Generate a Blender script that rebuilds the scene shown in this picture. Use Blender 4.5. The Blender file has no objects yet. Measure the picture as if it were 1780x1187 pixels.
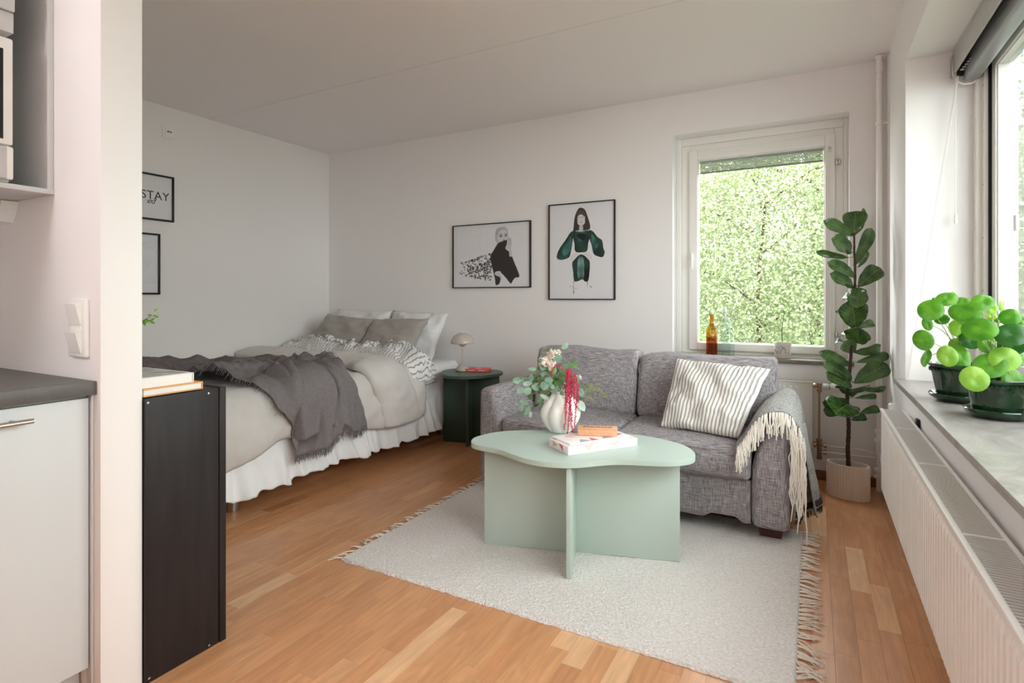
import bpy, bmesh, math, random
import numpy as np
from mathutils import Vector, Matrix, noise
random.seed(7)
PI = math.pi
scn = bpy.context.scene
COL = scn.collection

# ------------------------------------------------------------------ camera, sky, exposure
cam_d = bpy.data.cameras.new('camera')
cam = bpy.data.objects.new('camera', cam_d); COL.objects.link(cam)
cam.location = (0, 0, 1.11)
cam.rotation_euler = (PI/2, 0, math.radians(28.54))
cam_d.sensor_width = 36.0
cam_d.lens = 961.4/1780*36
cam_d.shift_y = -(593.5-517.5)/1780
cam_d.clip_start = 0.02
scn.camera = cam

world = bpy.data.worlds.new('world'); scn.world = world
world.use_nodes = True
wn = world.node_tree.nodes; wl = world.node_tree.links
bg = wn['Background']; bg.inputs[0].default_value = (0.965, 0.975, 1.0, 1); bg.inputs[1].default_value = 3.0

scn.view_settings.view_transform = 'Standard'
scn.view_settings.look = 'None'
scn.view_settings.gamma = 1
scn.view_settings.use_curve_mapping = False
scn.view_settings.exposure = 1.87
try:
    scn.cycles.use_denoising = True
    scn.cycles.max_bounces = 14
    scn.cycles.diffuse_bounces = 10
    scn.cycles.transparent_max_bounces = 16
    scn.cycles.sample_clamp_indirect = 8
    scn.cycles.caustics_reflective = False
    scn.cycles.caustics_refractive = False
except Exception:
    pass

def area(name, loc, rot, sx, sy, energy, color=(1, 1, 1), portal=False):
    d = bpy.data.lights.new(name, 'AREA'); d.shape = 'RECTANGLE'; d.size = sx; d.size_y = sy
    d.energy = energy; d.color = color
    o = bpy.data.objects.new(name, d); COL.objects.link(o); o.location = loc; o.rotation_euler = rot
    if portal: d.cycles.is_portal = True
    return o
# sky portals in the two window openings (no light of their own)
area('window_portal', (0.80, 1.65, 1.47), (0, PI/2, 0), 1.5, 3.0, 1, portal=True)
area('window_portal', (-0.33, 4.14, 1.47), (-PI/2, 0, 0), 1.0, 1.5, 1, portal=True)

# ------------------------------------------------------------------ helpers
def srgb(r, g, b):
    def f(c):
        c /= 255.0
        return c/12.92 if c <= .04045 else ((c+.055)/1.055)**2.4
    return (f(r), f(g), f(b), 1)

def mat(name, col, rough=.5, metal=0.0, bump=0.0, scale=200, var=0.0, vscale=5.0, stretch=(1, 1, 1), coat=0.0, trans=0.0, ior=1.45, spec=.5, sheen=0.0, detail=4, bdist=.002):
    m = bpy.data.materials.new(name); m.use_nodes = True
    n = m.node_tree.nodes; l = m.node_tree.links; b = n['Principled BSDF']
    b.inputs['Base Color'].default_value = col
    b.inputs['Roughness'].default_value = rough
    b.inputs['Metallic'].default_value = metal
    b.inputs['IOR'].default_value = ior
    b.inputs['Specular IOR Level'].default_value = spec
    b.inputs['Coat Weight'].default_value = coat
    b.inputs['Transmission Weight'].default_value = trans
    b.inputs['Sheen Weight'].default_value = sheen
    tc = n.new('ShaderNodeTexCoord'); mp = n.new('ShaderNodeMapping'); mp.inputs['Scale'].default_value = stretch
    l.new(tc.outputs['Object'], mp.inputs[0])
    if var > 0:
        t = n.new('ShaderNodeTexNoise'); t.inputs['Scale'].default_value = vscale; t.inputs['Detail'].default_value = detail
        l.new(mp.outputs[0], t.inputs['Vector'])
        r = n.new('ShaderNodeMapRange'); r.inputs['From Min'].default_value = .3; r.inputs['From Max'].default_value = .7
        r.inputs['To Min'].default_value = 1-var; r.inputs['To Max'].default_value = 1+var
        l.new(t.outputs['Fac'], r.inputs['Value'])
        mx = n.new('ShaderNodeVectorMath'); mx.operation = 'SCALE'; mx.inputs[0].default_value = col[:3]
        l.new(r.outputs[0], mx.inputs['Scale']); l.new(mx.outputs[0], b.inputs['Base Color'])
    if bump > 0:
        t2 = n.new('ShaderNodeTexNoise'); t2.inputs['Scale'].default_value = scale; t2.inputs['Detail'].default_value = 3
        l.new(mp.outputs[0], t2.inputs['Vector'])
        bp = n.new('ShaderNodeBump'); bp.inputs['Strength'].default_value = bump; bp.inputs['Distance'].default_value = bdist
        l.new(t2.outputs['Fac'], bp.inputs['Height']); l.new(bp.outputs[0], b.inputs['Normal'])
    return m

def weave(name, dark, mid, light, sc=260, bump=.5, rough=.9, amt=1.0):
    """woven cloth: threads running along each axis, mixed"""
    m = bpy.data.materials.new(name); m.use_nodes = True
    n = m.node_tree.nodes; l = m.node_tree.links; b = n['Principled BSDF']
    b.inputs['Roughness'].default_value = rough; b.inputs['Specular IOR Level'].default_value = .2
    tc = n.new('ShaderNodeTexCoord'); outs = []
    for st in ((.07, 1, 1), (1, .07, 1), (1, 1, .07)):
        mp = n.new('ShaderNodeMapping'); mp.inputs['Scale'].default_value = st
        t = n.new('ShaderNodeTexNoise'); t.inputs['Scale'].default_value = sc; t.inputs['Detail'].default_value = 2
        l.new(tc.outputs['Object'], mp.inputs[0]); l.new(mp.outputs[0], t.inputs['Vector']); outs.append(t.outputs['Fac'])
    ge = n.new('ShaderNodeNewGeometry'); ab = n.new('ShaderNodeVectorMath'); ab.operation = 'ABSOLUTE'; l.new(ge.outputs['Normal'], ab.inputs[0])
    iv = n.new('ShaderNodeVectorMath'); iv.operation = 'SUBTRACT'; iv.inputs[0].default_value = (1, 1, 1); l.new(ab.outputs[0], iv.inputs[1])
    sq = n.new('ShaderNodeVectorMath'); sq.operation = 'MULTIPLY'; l.new(iv.outputs[0], sq.inputs[0]); l.new(iv.outputs[0], sq.inputs[1])
    cm = n.new('ShaderNodeCombineXYZ')
    for i in range(3): l.new(outs[i], cm.inputs[i])
    dt = n.new('ShaderNodeVectorMath'); dt.operation = 'DOT_PRODUCT'; l.new(sq.outputs[0], dt.inputs[0]); l.new(cm.outputs[0], dt.inputs[1])
    sm_ = n.new('ShaderNodeVectorMath'); sm_.operation = 'DOT_PRODUCT'; l.new(sq.outputs[0], sm_.inputs[0]); sm_.inputs[1].default_value = (1, 1, 1)
    a2 = n.new('ShaderNodeMath'); a2.operation = 'DIVIDE'; l.new(dt.outputs['Value'], a2.inputs[0]); l.new(sm_.outputs['Value'], a2.inputs[1])
    r = n.new('ShaderNodeMapRange'); r.inputs['From Min'].default_value = .5-.17/amt; r.inputs['From Max'].default_value = .5+.17/amt
    l.new(a2.outputs[0], r.inputs['Value'])
    cr = n.new('ShaderNodeValToRGB'); e = cr.color_ramp.elements
    e[0].color = dark; e[1].color = light; em = e.new(.5); em.color = mid
    l.new(r.outputs[0], cr.inputs[0]); l.new(cr.outputs[0], b.inputs['Base Color'])
    bp = n.new('ShaderNodeBump'); bp.inputs['Strength'].default_value = bump; bp.inputs['Distance'].default_value = .001
    l.new(r.outputs[0], bp.inputs['Height']); l.new(bp.outputs[0], b.inputs['Normal'])
    return m

class MB:
    def __init__(s): s.v = []; s.f = []; s.mi = []; s.uv = {}
    def add(s, vs, fs, mi=0, uvs=None):
        o = len(s.v); s.v += [tuple(p) for p in vs]
        for i, f in enumerate(fs):
            if uvs is not None: s.uv[len(s.f)] = [uvs[k] for k in f]
            s.f.append(tuple(k+o for k in f)); s.mi.append(mi)
        return s
    def box(s, x0, x1, y0, y1, z0, z1, mi=0, M=None):
        vs = [(x, y, z) for z in (z0, z1) for y in (y0, y1) for x in (x0, x1)]
        if M is not None: vs = [M @ Vector(p) for p in vs]
        return s.add(vs, [(0, 2, 3, 1), (4, 5, 7, 6), (0, 1, 5, 4), (2, 6, 7, 3), (0, 4, 6, 2), (1, 3, 7, 5)], mi)
    def bbox(s, x0, x1, y0, y1, z0, z1, bev=.004, seg=2, mi=0, M=None):
        bm = bmesh.new(); bmesh.ops.create_cube(bm, size=1)
        for v in bm.verts:
            v.co = Vector((x0+(v.co.x+.5)*(x1-x0), y0+(v.co.y+.5)*(y1-y0), z0+(v.co.z+.5)*(z1-z0)))
        bmesh.ops.bevel(bm, geom=list(bm.edges), offset=bev, segments=seg, affect='EDGES', profile=.5)
        if M is not None: bm.transform(M)
        return s.bm(bm, mi)
    def bm(s, bm, mi=0):
        bm.verts.index_update()
        s.add([v.co[:] for v in bm.verts], [[v.index for v in f.verts] for f in bm.faces], mi); bm.free(); return s
    def tube(s, pts, r, n=8, mi=0, caps=True, closed=False):
        pts = [Vector(p) for p in pts]; m = len(pts)
        rs = r if isinstance(r, (list, tuple)) else [r]*m
        vs = []; fs = []; up = None
        for i, p in enumerate(pts):
            if closed: t = pts[(i+1) % m]-pts[i-1]
            else: t = pts[min(i+1, m-1)]-pts[max(i-1, 0)]
            if t.length < 1e-9: t = Vector((0, 0, 1))
            t.normalize()
            if up is None:
                up = Vector((0, 0, 1)) if abs(t.z) < .9 else Vector((1, 0, 0))
            a = up-t*up.dot(t)
            if a.length < 1e-6: a = t.orthogonal()
            a.normalize(); up = a; b = t.cross(a)
            for k in range(n):
                an = 2*PI*k/n; vs.append(p+(a*math.cos(an)+b*math.sin(an))*rs[i])
        for i in range(m if closed else m-1):
            j = (i+1) % m
            for k in range(n):
                k2 = (k+1) % n; fs.append((i*n+k, i*n+k2, j*n+k2, j*n+k))
        if caps and not closed:
            fs.append(tuple(range(n))[::-1]); fs.append(tuple((m-1)*n+k for k in range(n)))
        return s.add(vs, fs, mi)
    def lathe(s, prof, c=(0, 0, 0), n=32, mi=0, fn=None, M=None):
        vs = []; fs = []; m = len(prof)
        for i, (r, z) in enumerate(prof):
            for k in range(n):
                an = 2*PI*k/n; rr, zz = (r, z) if fn is None else fn(r, z, an)
                p = Vector((rr*math.cos(an), rr*math.sin(an), zz))
                if M is not None: p = M @ p
                vs.append((p.x+c[0], p.y+c[1], p.z+c[2]))
        for i in range(m-1):
            for k in range(n):
                k2 = (k+1) % n; fs.append((i*n+k, i*n+k2, (i+1)*n+k2, (i+1)*n+k))
        if prof[0][0] > 1e-5: fs.append(tuple(range(n))[::-1])
        if prof[-1][0] > 1e-5: fs.append(tuple((m-1)*n+k for k in range(n)))
        return s.add(vs, fs, mi)
    def prism(s, out, z0, z1, mi=0):
        n = len(out); vs = [(x, y, z0) for x, y in out]+[(x, y, z1) for x, y in out]
        fs = [tuple(range(n))[::-1], tuple(range(n, 2*n))]+[(i, (i+1) % n, n+(i+1) % n, n+i) for i in range(n)]
        return s.add(vs, fs, mi)
    def grid(s, nu, nv, fn, mi=0, uv=True):
        vs = []; uvs = []
        for j in range(nv+1):
            for i in range(nu+1):
                vs.append(fn(i/nu, j/nv)); uvs.append((i/nu, j/nv))
        fs = [(j*(nu+1)+i, j*(nu+1)+i+1, (j+1)*(nu+1)+i+1, (j+1)*(nu+1)+i) for j in range(nv) for i in range(nu)]
        return s.add(vs, fs, mi, uvs if uv else None)
    def disc(s, c, nrm, r, n=16, mi=0):
        nrm = Vector(nrm).normalized(); a = nrm.orthogonal().normalized(); b = nrm.cross(a); c = Vector(c)
        return s.add([c+(a*math.cos(2*PI*k/n)+b*math.sin(2*PI*k/n))*r for k in range(n)], [tuple(range(n))], mi)
    def build(s, name, mats, parent=None, smooth=30, kind=None, label=None, solid=0.0):
        me = bpy.data.meshes.new(name)
        if not isinstance(mats, (list, tuple)): mats = [mats]
        if parent is not None:
            r = parent
            off = Vector((0, 0, 0))
            while r is not None: off += r.location; r = r.parent
            vs = [(a-off.x, b-off.y, c-off.z) for a, b, c in s.v]
        else: vs = s.v
        me.from_pydata(vs, [], s.f)
        for m_ in mats: me.materials.append(m_)
        me.polygons.foreach_set('material_index', s.mi)
        if s.uv:
            L = me.uv_layers.new(name='uv')
            for fi, us in s.uv.items():
                p = me.polygons[fi]
                for k, u in zip(p.loop_indices, us): L.data[k].uv = u
        if smooth:
            me.polygons.foreach_set('use_smooth', [True]*len(s.f))
            if smooth < 180: me.set_sharp_from_angle(angle=math.radians(smooth))
        me.update()
        o = bpy.data.objects.new(name, me); COL.objects.link(o)
        if parent is not None: o.parent = parent
        if solid:
            md = o.modifiers.new('solidify', 'SOLIDIFY'); md.thickness = solid; md.offset = 0
        if kind: o['kind'] = kind
        if label: o['label'] = label
        return o

def thing(name, label, cat, loc=(0, 0, 0), group=None):
    o = bpy.data.objects.new(name, None); COL.objects.link(o); o.location = loc
    o.empty_display_size = .1
    o['label'] = label; o['category'] = cat
    if group: o['group'] = group
    return o
def tag(o, label, cat, group=None):
    o['label'] = label; o['category'] = cat
    if group: o['group'] = group
    return o
def structure(o, label=None):
    o['kind'] = 'structure'
    if label: o['label'] = label
    return o
def recenter(o, base):
    """move a single-mesh thing's origin to base without moving its geometry"""
    b = Vector(base); o.data.transform(Matrix.Translation(-b)); o.location = b
    return o
def nz(x, y=0, z=0, s=1.0): return noise.noise(Vector((x*s, y*s, z*s)))
def ridge(x, y, z=0): return 1-2*abs(noise.noise(Vector((x, y, z))))
def lerp(a, b, t): return a+(b-a)*t
def pw(x, pts):
    if x <= pts[0][0]: return pts[0][1]
    for (a, b), (c, d) in zip(pts, pts[1:]):
        if x <= c: return b+(d-b)*(x-a)/(c-a)
    return pts[-1][1]
def spline(pts, n=8, closed=True):
    P = [Vector(p) for p in pts]; m = len(P); out = []
    for i in range(m if closed else m-1):
        p0, p1, p2, p3 = (P[(i-1) % m], P[i], P[(i+1) % m], P[(i+2) % m]) if closed else (P[max(i-1, 0)], P[i], P[i+1], P[min(i+2, m-1)])
        for k in range(n):
            t = k/n
            out.append(.5*((2*p1)+(-p0+p2)*t+(2*p0-5*p1+4*p2-p3)*t*t+(-p0+3*p1-3*p2+p3)*t**3))
    if not closed: out.append(P[-1])
    return out
def softbox(mb, x0, x1, y0, y1, z0, z1, r=.04, puff=.02, n=14, seed=0, wr=.004, wf=7, M=None, mi=0, shape=None, pw3=(1, 1, 1)):
    """upholstered block: rounded edges, bulging faces, slight creases"""
    c = Vector(((x0+x1)/2, (y0+y1)/2, (z0+z1)/2)); h = Vector(((x1-x0)/2, (y1-y0)/2, (z1-z0)/2)); r = min(r, h.x*.98, h.y*.98, h.z*.98)
    for ax in range(3):
        for sg in (-1, 1):
            a1, a2 = (ax+1) % 3, (ax+2) % 3
            def fn(u, v):
                p = Vector((0, 0, 0)); p[ax] = sg
                # denser near edges
                p[a1] = math.sin((u-.5)*PI); p[a2] = math.sin((v-.5)*PI)
                q = Vector((p.x*h.x, p.y*h.y, p.z*h.z))
                inner = Vector((max(-h[i]+r, min(h[i]-r, q[i])) for i in range(3)))
                d = q-inner
                if d.length > 1e-9: q = inner+d.normalized()*r
                bu = puff*pw3[ax]*(1-p[a1]**2)*(1-p[a2]**2); nn = Vector((0, 0, 0)); nn[ax] = sg
                q = q+nn*bu
                w = noise.noise(Vector((q.x*wf+seed, q.y*wf, q.z*wf)))*wr+noise.noise(Vector((q.x*wf*3+seed, q.y*wf*3, q.z*wf*3)))*wr*.4
                q = q+(q.normalized())*w+c
                if shape: q = shape(q)
                if M is not None: q = M @ q
                return q
            g = MB(); g.grid(n, n, fn, uv=False)
            if sg < 0: g.f = [f[::-1] for f in g.f]
            mb.add(g.v, g.f, mi)
    return mb
def weld(o, d=.0004):
    bm = bmesh.new(); bm.from_mesh(o.data); bmesh.ops.remove_doubles(bm, verts=bm.verts, dist=d)
    bmesh.ops.recalc_face_normals(bm, faces=bm.faces); bm.to_mesh(o.data); bm.free(); o.data.update(); return o
def pillow(name, TL, TR, BR, BL, T, m, parent=None, n=26, wr=.012, seed=0, pinch=.05, ears=.0, flip=False, label=None, wf=4.5):
    TL, TR, BR, BL = map(Vector, (TL, TR, BR, BL))
    nrm = (TR-TL).cross(BL-TL).normalized()
    mb = MB()
    for sg in (1, -1):
        def fn(u, v):
            a = 2*u-1; b = 2*v-1
            s = max(0, (1-abs(a)**2.6))*max(0, (1-abs(b)**2.6))
            t = T*s**.42
            uu = .5+.5*a*(1-pinch*(1-b*b)); vv = .5+.5*b*(1-pinch*(1-a*a))
            p = TL*(1-uu)*(1-vv)+TR*uu*(1-vv)+BR*uu*vv+BL*(1-uu)*vv
            rad = max(abs(a), abs(b))
            w = wr*(noise.noise(Vector((a*wf+seed, b*wf, sg*3.1)))+.5*ridge(a*wf*1.7+seed, b*wf*1.1, sg)*(.3+.7*rad))
            if rad > .999: w = 0
            dz = noise.noise(Vector((a*2+seed*2, b*2, 5)))*T*.2
            return p+nrm*(sg*t*.5+w*(1 if s > 0 else 0)+dz)
        g = MB(); g.grid(n, n, fn)
        us = []
        base = len(mb.f)
        o = len(mb.v); mb.v += [tuple(p) for p in g.v]
        for i, f in enumerate(g.f):
            ff = tuple(k+o for k in f); uvv = g.uv[i]
            if sg < 0: ff = ff[::-1]; uvv = uvv[::-1]
            mb.uv[len(mb.f)] = uvv; mb.f.append(ff); mb.mi.append(0)
    ob = mb.build(name, m, parent, smooth=180, label=label)
    return weld(ob, .0006)
def strands(mb, roots, d, length, r=.0012, jit=.25, n=3, seg=5, sag=0.0, lenjit=.25, mi=0, wav=.004, floor=None, seed=1):
    """yarn fringe: thin tubes hanging from root points"""
    rnd = random.Random(seed)
    for p in roots:
        p = Vector(p); L = length*(1+rnd.uniform(-lenjit, lenjit))
        dd = (Vector(d)+Vector((rnd.uniform(-jit, jit), rnd.uniform(-jit, jit), rnd.uniform(-jit, jit)*.4))).normalized()
        pts = []; off = Vector((rnd.uniform(-1, 1), rnd.uniform(-1, 1), rnd.uniform(-1, 1)))
        for k in range(seg+1):
            t = k/seg
            q = p+dd*(L*t)+off*math.sin(t*4+off.x*3)*wav*t-Vector((0, 0, sag*t*t))
            if floor is not None: q.z = max(q.z, floor+r)
            pts.append(q)
        mb.tube(pts, [r]*(seg)+[r*.5], n=n, mi=mi, caps=False)
    return mb

# ------------------------------------------------------------------ materials
M_wall = mat('wall_paint', srgb(236, 233, 232), .85, bump=.15, scale=90, spec=.3, bdist=.0008)
M_ceil = mat('ceiling_paint', srgb(240, 236, 236), .9, bump=.25, scale=160, spec=.2, bdist=.0008)
M_white = mat('white_lacquer', srgb(236, 235, 231), .35, bump=.05, scale=30)
M_frame_w = mat('window_paint', srgb(234, 233, 228), .35, bump=.04, scale=25)
M_rad = mat('radiator_enamel', srgb(235, 232, 228), .32, bump=.03, scale=40)
M_grille = mat('grille_enamel', srgb(205, 202, 198), .4, bump=.03, scale=40)
M_black = mat('black_frame', srgb(16, 15, 15), .35, bump=.05, scale=80)
M_paper = mat('art_paper', srgb(226, 225, 227), .6, bump=.05, scale=200)
M_dark_gap = mat('dark_gap', srgb(22, 22, 22), .6, bump=.05, scale=80)
M_steel = mat('brushed_steel', srgb(190, 186, 182), .3, 1.0, bump=.1, scale=200, stretch=(1, .05, 1))
M_chrome = mat('chrome', srgb(200, 198, 195), .15, 1.0, bump=.02, scale=80)
M_brass = mat('aged_brass', srgb(176, 150, 124), .28, 1.0, bump=.05, scale=120)
M_sage = mat('sage_lacquer', srgb(182, 198, 189), .38, bump=.04, scale=60, spec=.5)
M_dgreen = mat('dark_green_lacquer', srgb(60, 78, 68), .33, bump=.04, scale=60)
M_sofa = weave('grey_melange_weave', srgb(100, 94, 99), srgb(148, 142, 145), srgb(190, 186, 187), 330, .5)
M_sofaside = M_sofa
M_duvet = mat('grey_linen', srgb(204, 199, 196), .9, bump=.35, scale=350, var=.05, vscale=6, sheen=.2, bdist=.0015, spec=.2)
M_pgrey = mat('taupe_linen', srgb(168, 162, 157), .9, bump=.35, scale=350, var=.04, vscale=8, sheen=.2, bdist=.0015, spec=.2)
M_wlinen = mat('white_linen', srgb(232, 231, 232), .9, bump=.35, scale=220, spec=.2, bdist=.0015)
M_throw = mat('charcoal_muslin', srgb(124, 118, 119), .95, bump=.6, scale=420, var=.10, vscale=60, stretch=(1, 1, 1), bdist=.0012, spec=.1)
M_wool = weave('grey_wool', srgb(110, 110, 108), srgb(150, 149, 146), srgb(192, 190, 186), 420, .5)
M_wooldark = mat('charcoal_wool', srgb(60, 58, 58), .95, bump=.4, scale=300)
M_fringe = mat('cream_yarn', srgb(232, 227, 218), .9, bump=.2, scale=300)
M_rugyarn = mat('rug_yarn', srgb(222, 214, 203), .95, bump=.2, scale=300)
M_legwood = mat('dark_brown_wood', srgb(72, 42, 34), .4, bump=.1, scale=60, var=.2, vscale=20, stretch=(6, 6, 1))
M_soil = mat('potting_soil', srgb(62, 50, 42), .95, bump=.8, scale=80, var=.3, vscale=60)
M_bark = mat('brown_bark', srgb(74, 48, 40), .8, bump=.8, scale=120, var=.25, vscale=40)
M_vase = mat('white_porcelain', srgb(236, 234, 230), .25, bump=.03, scale=30)
M_ceramic = mat('cream_ceramic', srgb(226, 216, 202), .7, bump=.15, scale=120)
M_lamp = mat('grey_beige_enamel', srgb(190, 180, 172), .2, bump=.02, scale=30, coat=.3)
M_red = mat('coral_red_cover', srgb(228, 88, 84), .4, bump=.05, scale=100)
M_pagew = mat('page_edges', srgb(235, 233, 229), .8, bump=.3, scale=500, stretch=(.05, .05, 3))
M_orange = mat('orange_cloth_cover', srgb(222, 170, 112), .6, bump=.1, scale=300)
M_brownbox = mat('light_wood_box', srgb(222, 168, 130), .55, bump=.15, scale=90, var=.12, vscale=30, stretch=(1, 8, 8))
M_ink = mat('dark_ink', srgb(40, 34, 34), .6, bump=.02, scale=60)
M_pglaze = mat('white_box_card', srgb(240, 236, 234), .4, bump=.03, scale=60)
M_pink = [mat('print_pink', srgb(240, 195, 190), .4, bump=.03, scale=60), mat('print_rose', srgb(222, 104, 122), .4, bump=.03, scale=60), mat('print_salmon', srgb(232, 158, 140), .4, bump=.03, scale=60), mat('print_mauve', srgb(186, 170, 182), .4, bump=.03, scale=60), mat('print_blush', srgb(248, 226, 220), .4, bump=.03, scale=60)]
M_counter = mat('dark_grey_laminate', srgb(92, 88, 85), .45, bump=.15, scale=120, var=.12, vscale=60)
M_cab = mat('kitchen_front', srgb(205, 206, 207), .4, bump=.03, scale=40)
M_cream = mat('cream_petals', srgb(250, 241, 232), .8, bump=.2, scale=200, var=.06, vscale=60)
M_ama = mat('amaranth_red', srgb(204, 38, 84), .7, bump=.2, scale=300)
M_ama2 = mat('amaranth_pink', srgb(226, 110, 110), .7, bump=.2, scale=300)
M_glaze = mat('green_glaze', srgb(28, 54, 33), .12, bump=.05, scale=20, var=.55, vscale=14, coat=.5)

def leafmat(name, dark, light, rough=.35, veins=(1, 1, 1), vs=0.0, trans=.25, coat=.0, radial=False):
    m = bpy.data.materials.new(name); m.use_nodes = True
    n = m.node_tree.nodes; l = m.node_tree.links; b = n['Principled BSDF']; out = n['Material Output']
    b.inputs['Roughness'].default_value = rough; b.inputs['Coat Weight'].default_value = coat
    tc = n.new('ShaderNodeTexCoord'); t = n.new('ShaderNodeTexNoise'); t.inputs['Scale'].default_value = 22
    l.new(tc.outputs['Object'], t.inputs['Vector'])
    cr = n.new('ShaderNodeValToRGB'); cr.color_ramp.elements[0].position = .35; cr.color_ramp.elements[1].position = .65
    cr.color_ramp.elements[0].color = dark; cr.color_ramp.elements[1].color = light
    l.new(t.outputs['Fac'], cr.inputs[0])
    src = cr.outputs[0]
    if vs > 0:
        # veins: pale midrib and side ribs from the leaf's own uv
        sep = n.new('ShaderNodeSeparateXYZ'); l.new(tc.outputs['UV'], sep.inputs[0])
        def M(op, a, b_=None):
            k = n.new('ShaderNodeMath'); k.operation = op
            for i, q in enumerate((a, b_)):
                if q is None: continue
                if isinstance(q, (int, float)): k.inputs[i].default_value = q
                else: l.new(q, k.inputs[i])
            return k.outputs[0]
        xx = M('ABSOLUTE', M('SUBTRACT', sep.outputs[0], .5))
        mid = M('LESS_THAN', xx, .018)
        q = M('SUBTRACT', M('MULTIPLY', sep.outputs[1], 8.0), M('MULTIPLY', xx, 6.0))
        side = M('LESS_THAN', M('ABSOLUTE', M('SUBTRACT', M('FRACT', q), .5)), .05)
        if radial:
            dy = M('SUBTRACT', sep.outputs[1], .5); dx = M('SUBTRACT', sep.outputs[0], .5)
            an = M('MULTIPLY', M('ARCTAN2', dy, dx), 9/6.28318)
            dd = M('ABSOLUTE', M('SUBTRACT', M('FRACT', an), .5)); rr = M('SQRT', M('ADD', M('MULTIPLY', dx, dx), M('MULTIPLY', dy, dy)))
            mid = M('LESS_THAN', M('MULTIPLY', dd, rr), .006); side = M('MULTIPLY', mid, 1.0)
        mk = M('MULTIPLY', M('MAXIMUM', mid, side), vs)
        mx = n.new('ShaderNodeMix'); mx.data_type = 'RGBA'; l.new(mk, mx.inputs[0]); l.new(src, mx.inputs[6]); mx.inputs[7].default_value = veins
        src = mx.outputs[2]
    l.new(src, b.inputs['Base Color'])
    tr = n.new('ShaderNodeBsdfTranslucent'); l.new(src, tr.inputs[0])
    ms = n.new('ShaderNodeMixShader'); ms.inputs[0].default_value = trans
    l.new(b.outputs[0], ms.inputs[1]); l.new(tr.outputs[0], ms.inputs[2]); l.new(ms.outputs[0], out.inputs[0])
    return m
M_ficus = leafmat('ficus_leaf', srgb(44, 78, 36), srgb(84, 120, 56), .25, srgb(130, 158, 92), .6, .2, .3)
M_pilea = leafmat('pilea_leaf', srgb(62, 122, 24), srgb(98, 156, 40), .3, srgb(56, 104, 24), .5, trans=.35, radial=True)
M_pilead = leafmat('pilea_leaf_dark', srgb(30, 78, 26), srgb(48, 100, 36), .3, srgb(26, 64, 22), .4, trans=.2, radial=True)
M_pilealt = leafmat('pilea_leaf_pale', srgb(118, 168, 48), srgb(152, 192, 74), .35, srgb(100, 148, 44), .5, trans=.35, radial=True)
M_petiole = mat('petiole', srgb(150, 158, 96), .5, bump=.05, scale=100)
M_euc = [leafmat('eucalyptus', srgb(118, 152, 128), srgb(150, 180, 158), .6, trans=.15), leafmat('eucalyptus_pale', srgb(172, 196, 182), srgb(200, 215, 205), .6, trans=.15), leafmat('fresh_leaf', srgb(84, 118, 70), srgb(116, 160, 84), .5, trans=.2)]
M_tree = [leafmat('tree_leaf', srgb(108, 126, 82), srgb(142, 156, 110), .6, trans=.25), leafmat('tree_leaf_pale', srgb(132, 148, 104), srgb(166, 178, 136), .6, trans=.25), leafmat('tree_leaf_deep', srgb(84, 122, 66), srgb(134, 162, 100), .6, trans=.35)]
M_grass = mat('dry_ground', srgb(112, 112, 98), .9, bump=.5, scale=20, var=.3, vscale=6)

def glassmat(name, col=(1, 1, 1, 1)):
    m = bpy.data.materials.new(name); m.use_nodes = True
    n = m.node_tree.nodes; l = m.node_tree.links; n.remove(n['Principled BSDF']); out = n['Material Output']
    t = n.new('ShaderNodeBsdfTransparent'); t.inputs[0].default_value = col
    g = n.new('ShaderNodeBsdfGlossy'); g.inputs['Roughness'].default_value = 0.02
    fr = n.new('ShaderNodeFresnel'); fr.inputs[0].default_value = 1.5
    tx = n.new('ShaderNodeTexNoise'); tx.inputs['Scale'].default_value = 3
    bp = n.new('ShaderNodeBump'); bp.inputs['Strength'].default_value = .01; l.new(tx.outputs['Fac'], bp.inputs['Height']); l.new(bp.outputs[0], g.inputs['Normal'])
    ge = n.new('ShaderNodeNewGeometry'); mr = n.new('ShaderNodeMapRange'); mr.inputs['To Min'].default_value = 1.5; mr.inputs['To Max'].default_value = 1/1.5; l.new(ge.outputs['Backfacing'], mr.inputs['Value']); l.new(mr.outputs[0], fr.inputs[0])
    ms = n.new('ShaderNodeMixShader'); l.new(fr.outputs[0], ms.inputs[0]); l.new(t.outputs[0], ms.inputs[1]); l.new(g.outputs[0], ms.inputs[2])
    l.new(ms.outputs[0], out.inputs[0]); return m
M_pane = glassmat('window_glass', (.97, .99, .98, 1))
M_clearglass = glassmat('clear_bottle_glass', (.90, .94, .93, 1))
M_amber = glassmat('amber_glass', (.80, .50, .16, 1))
M_liquid = glassmat('amber_liquid', (.72, .42, .12, 1))

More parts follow.
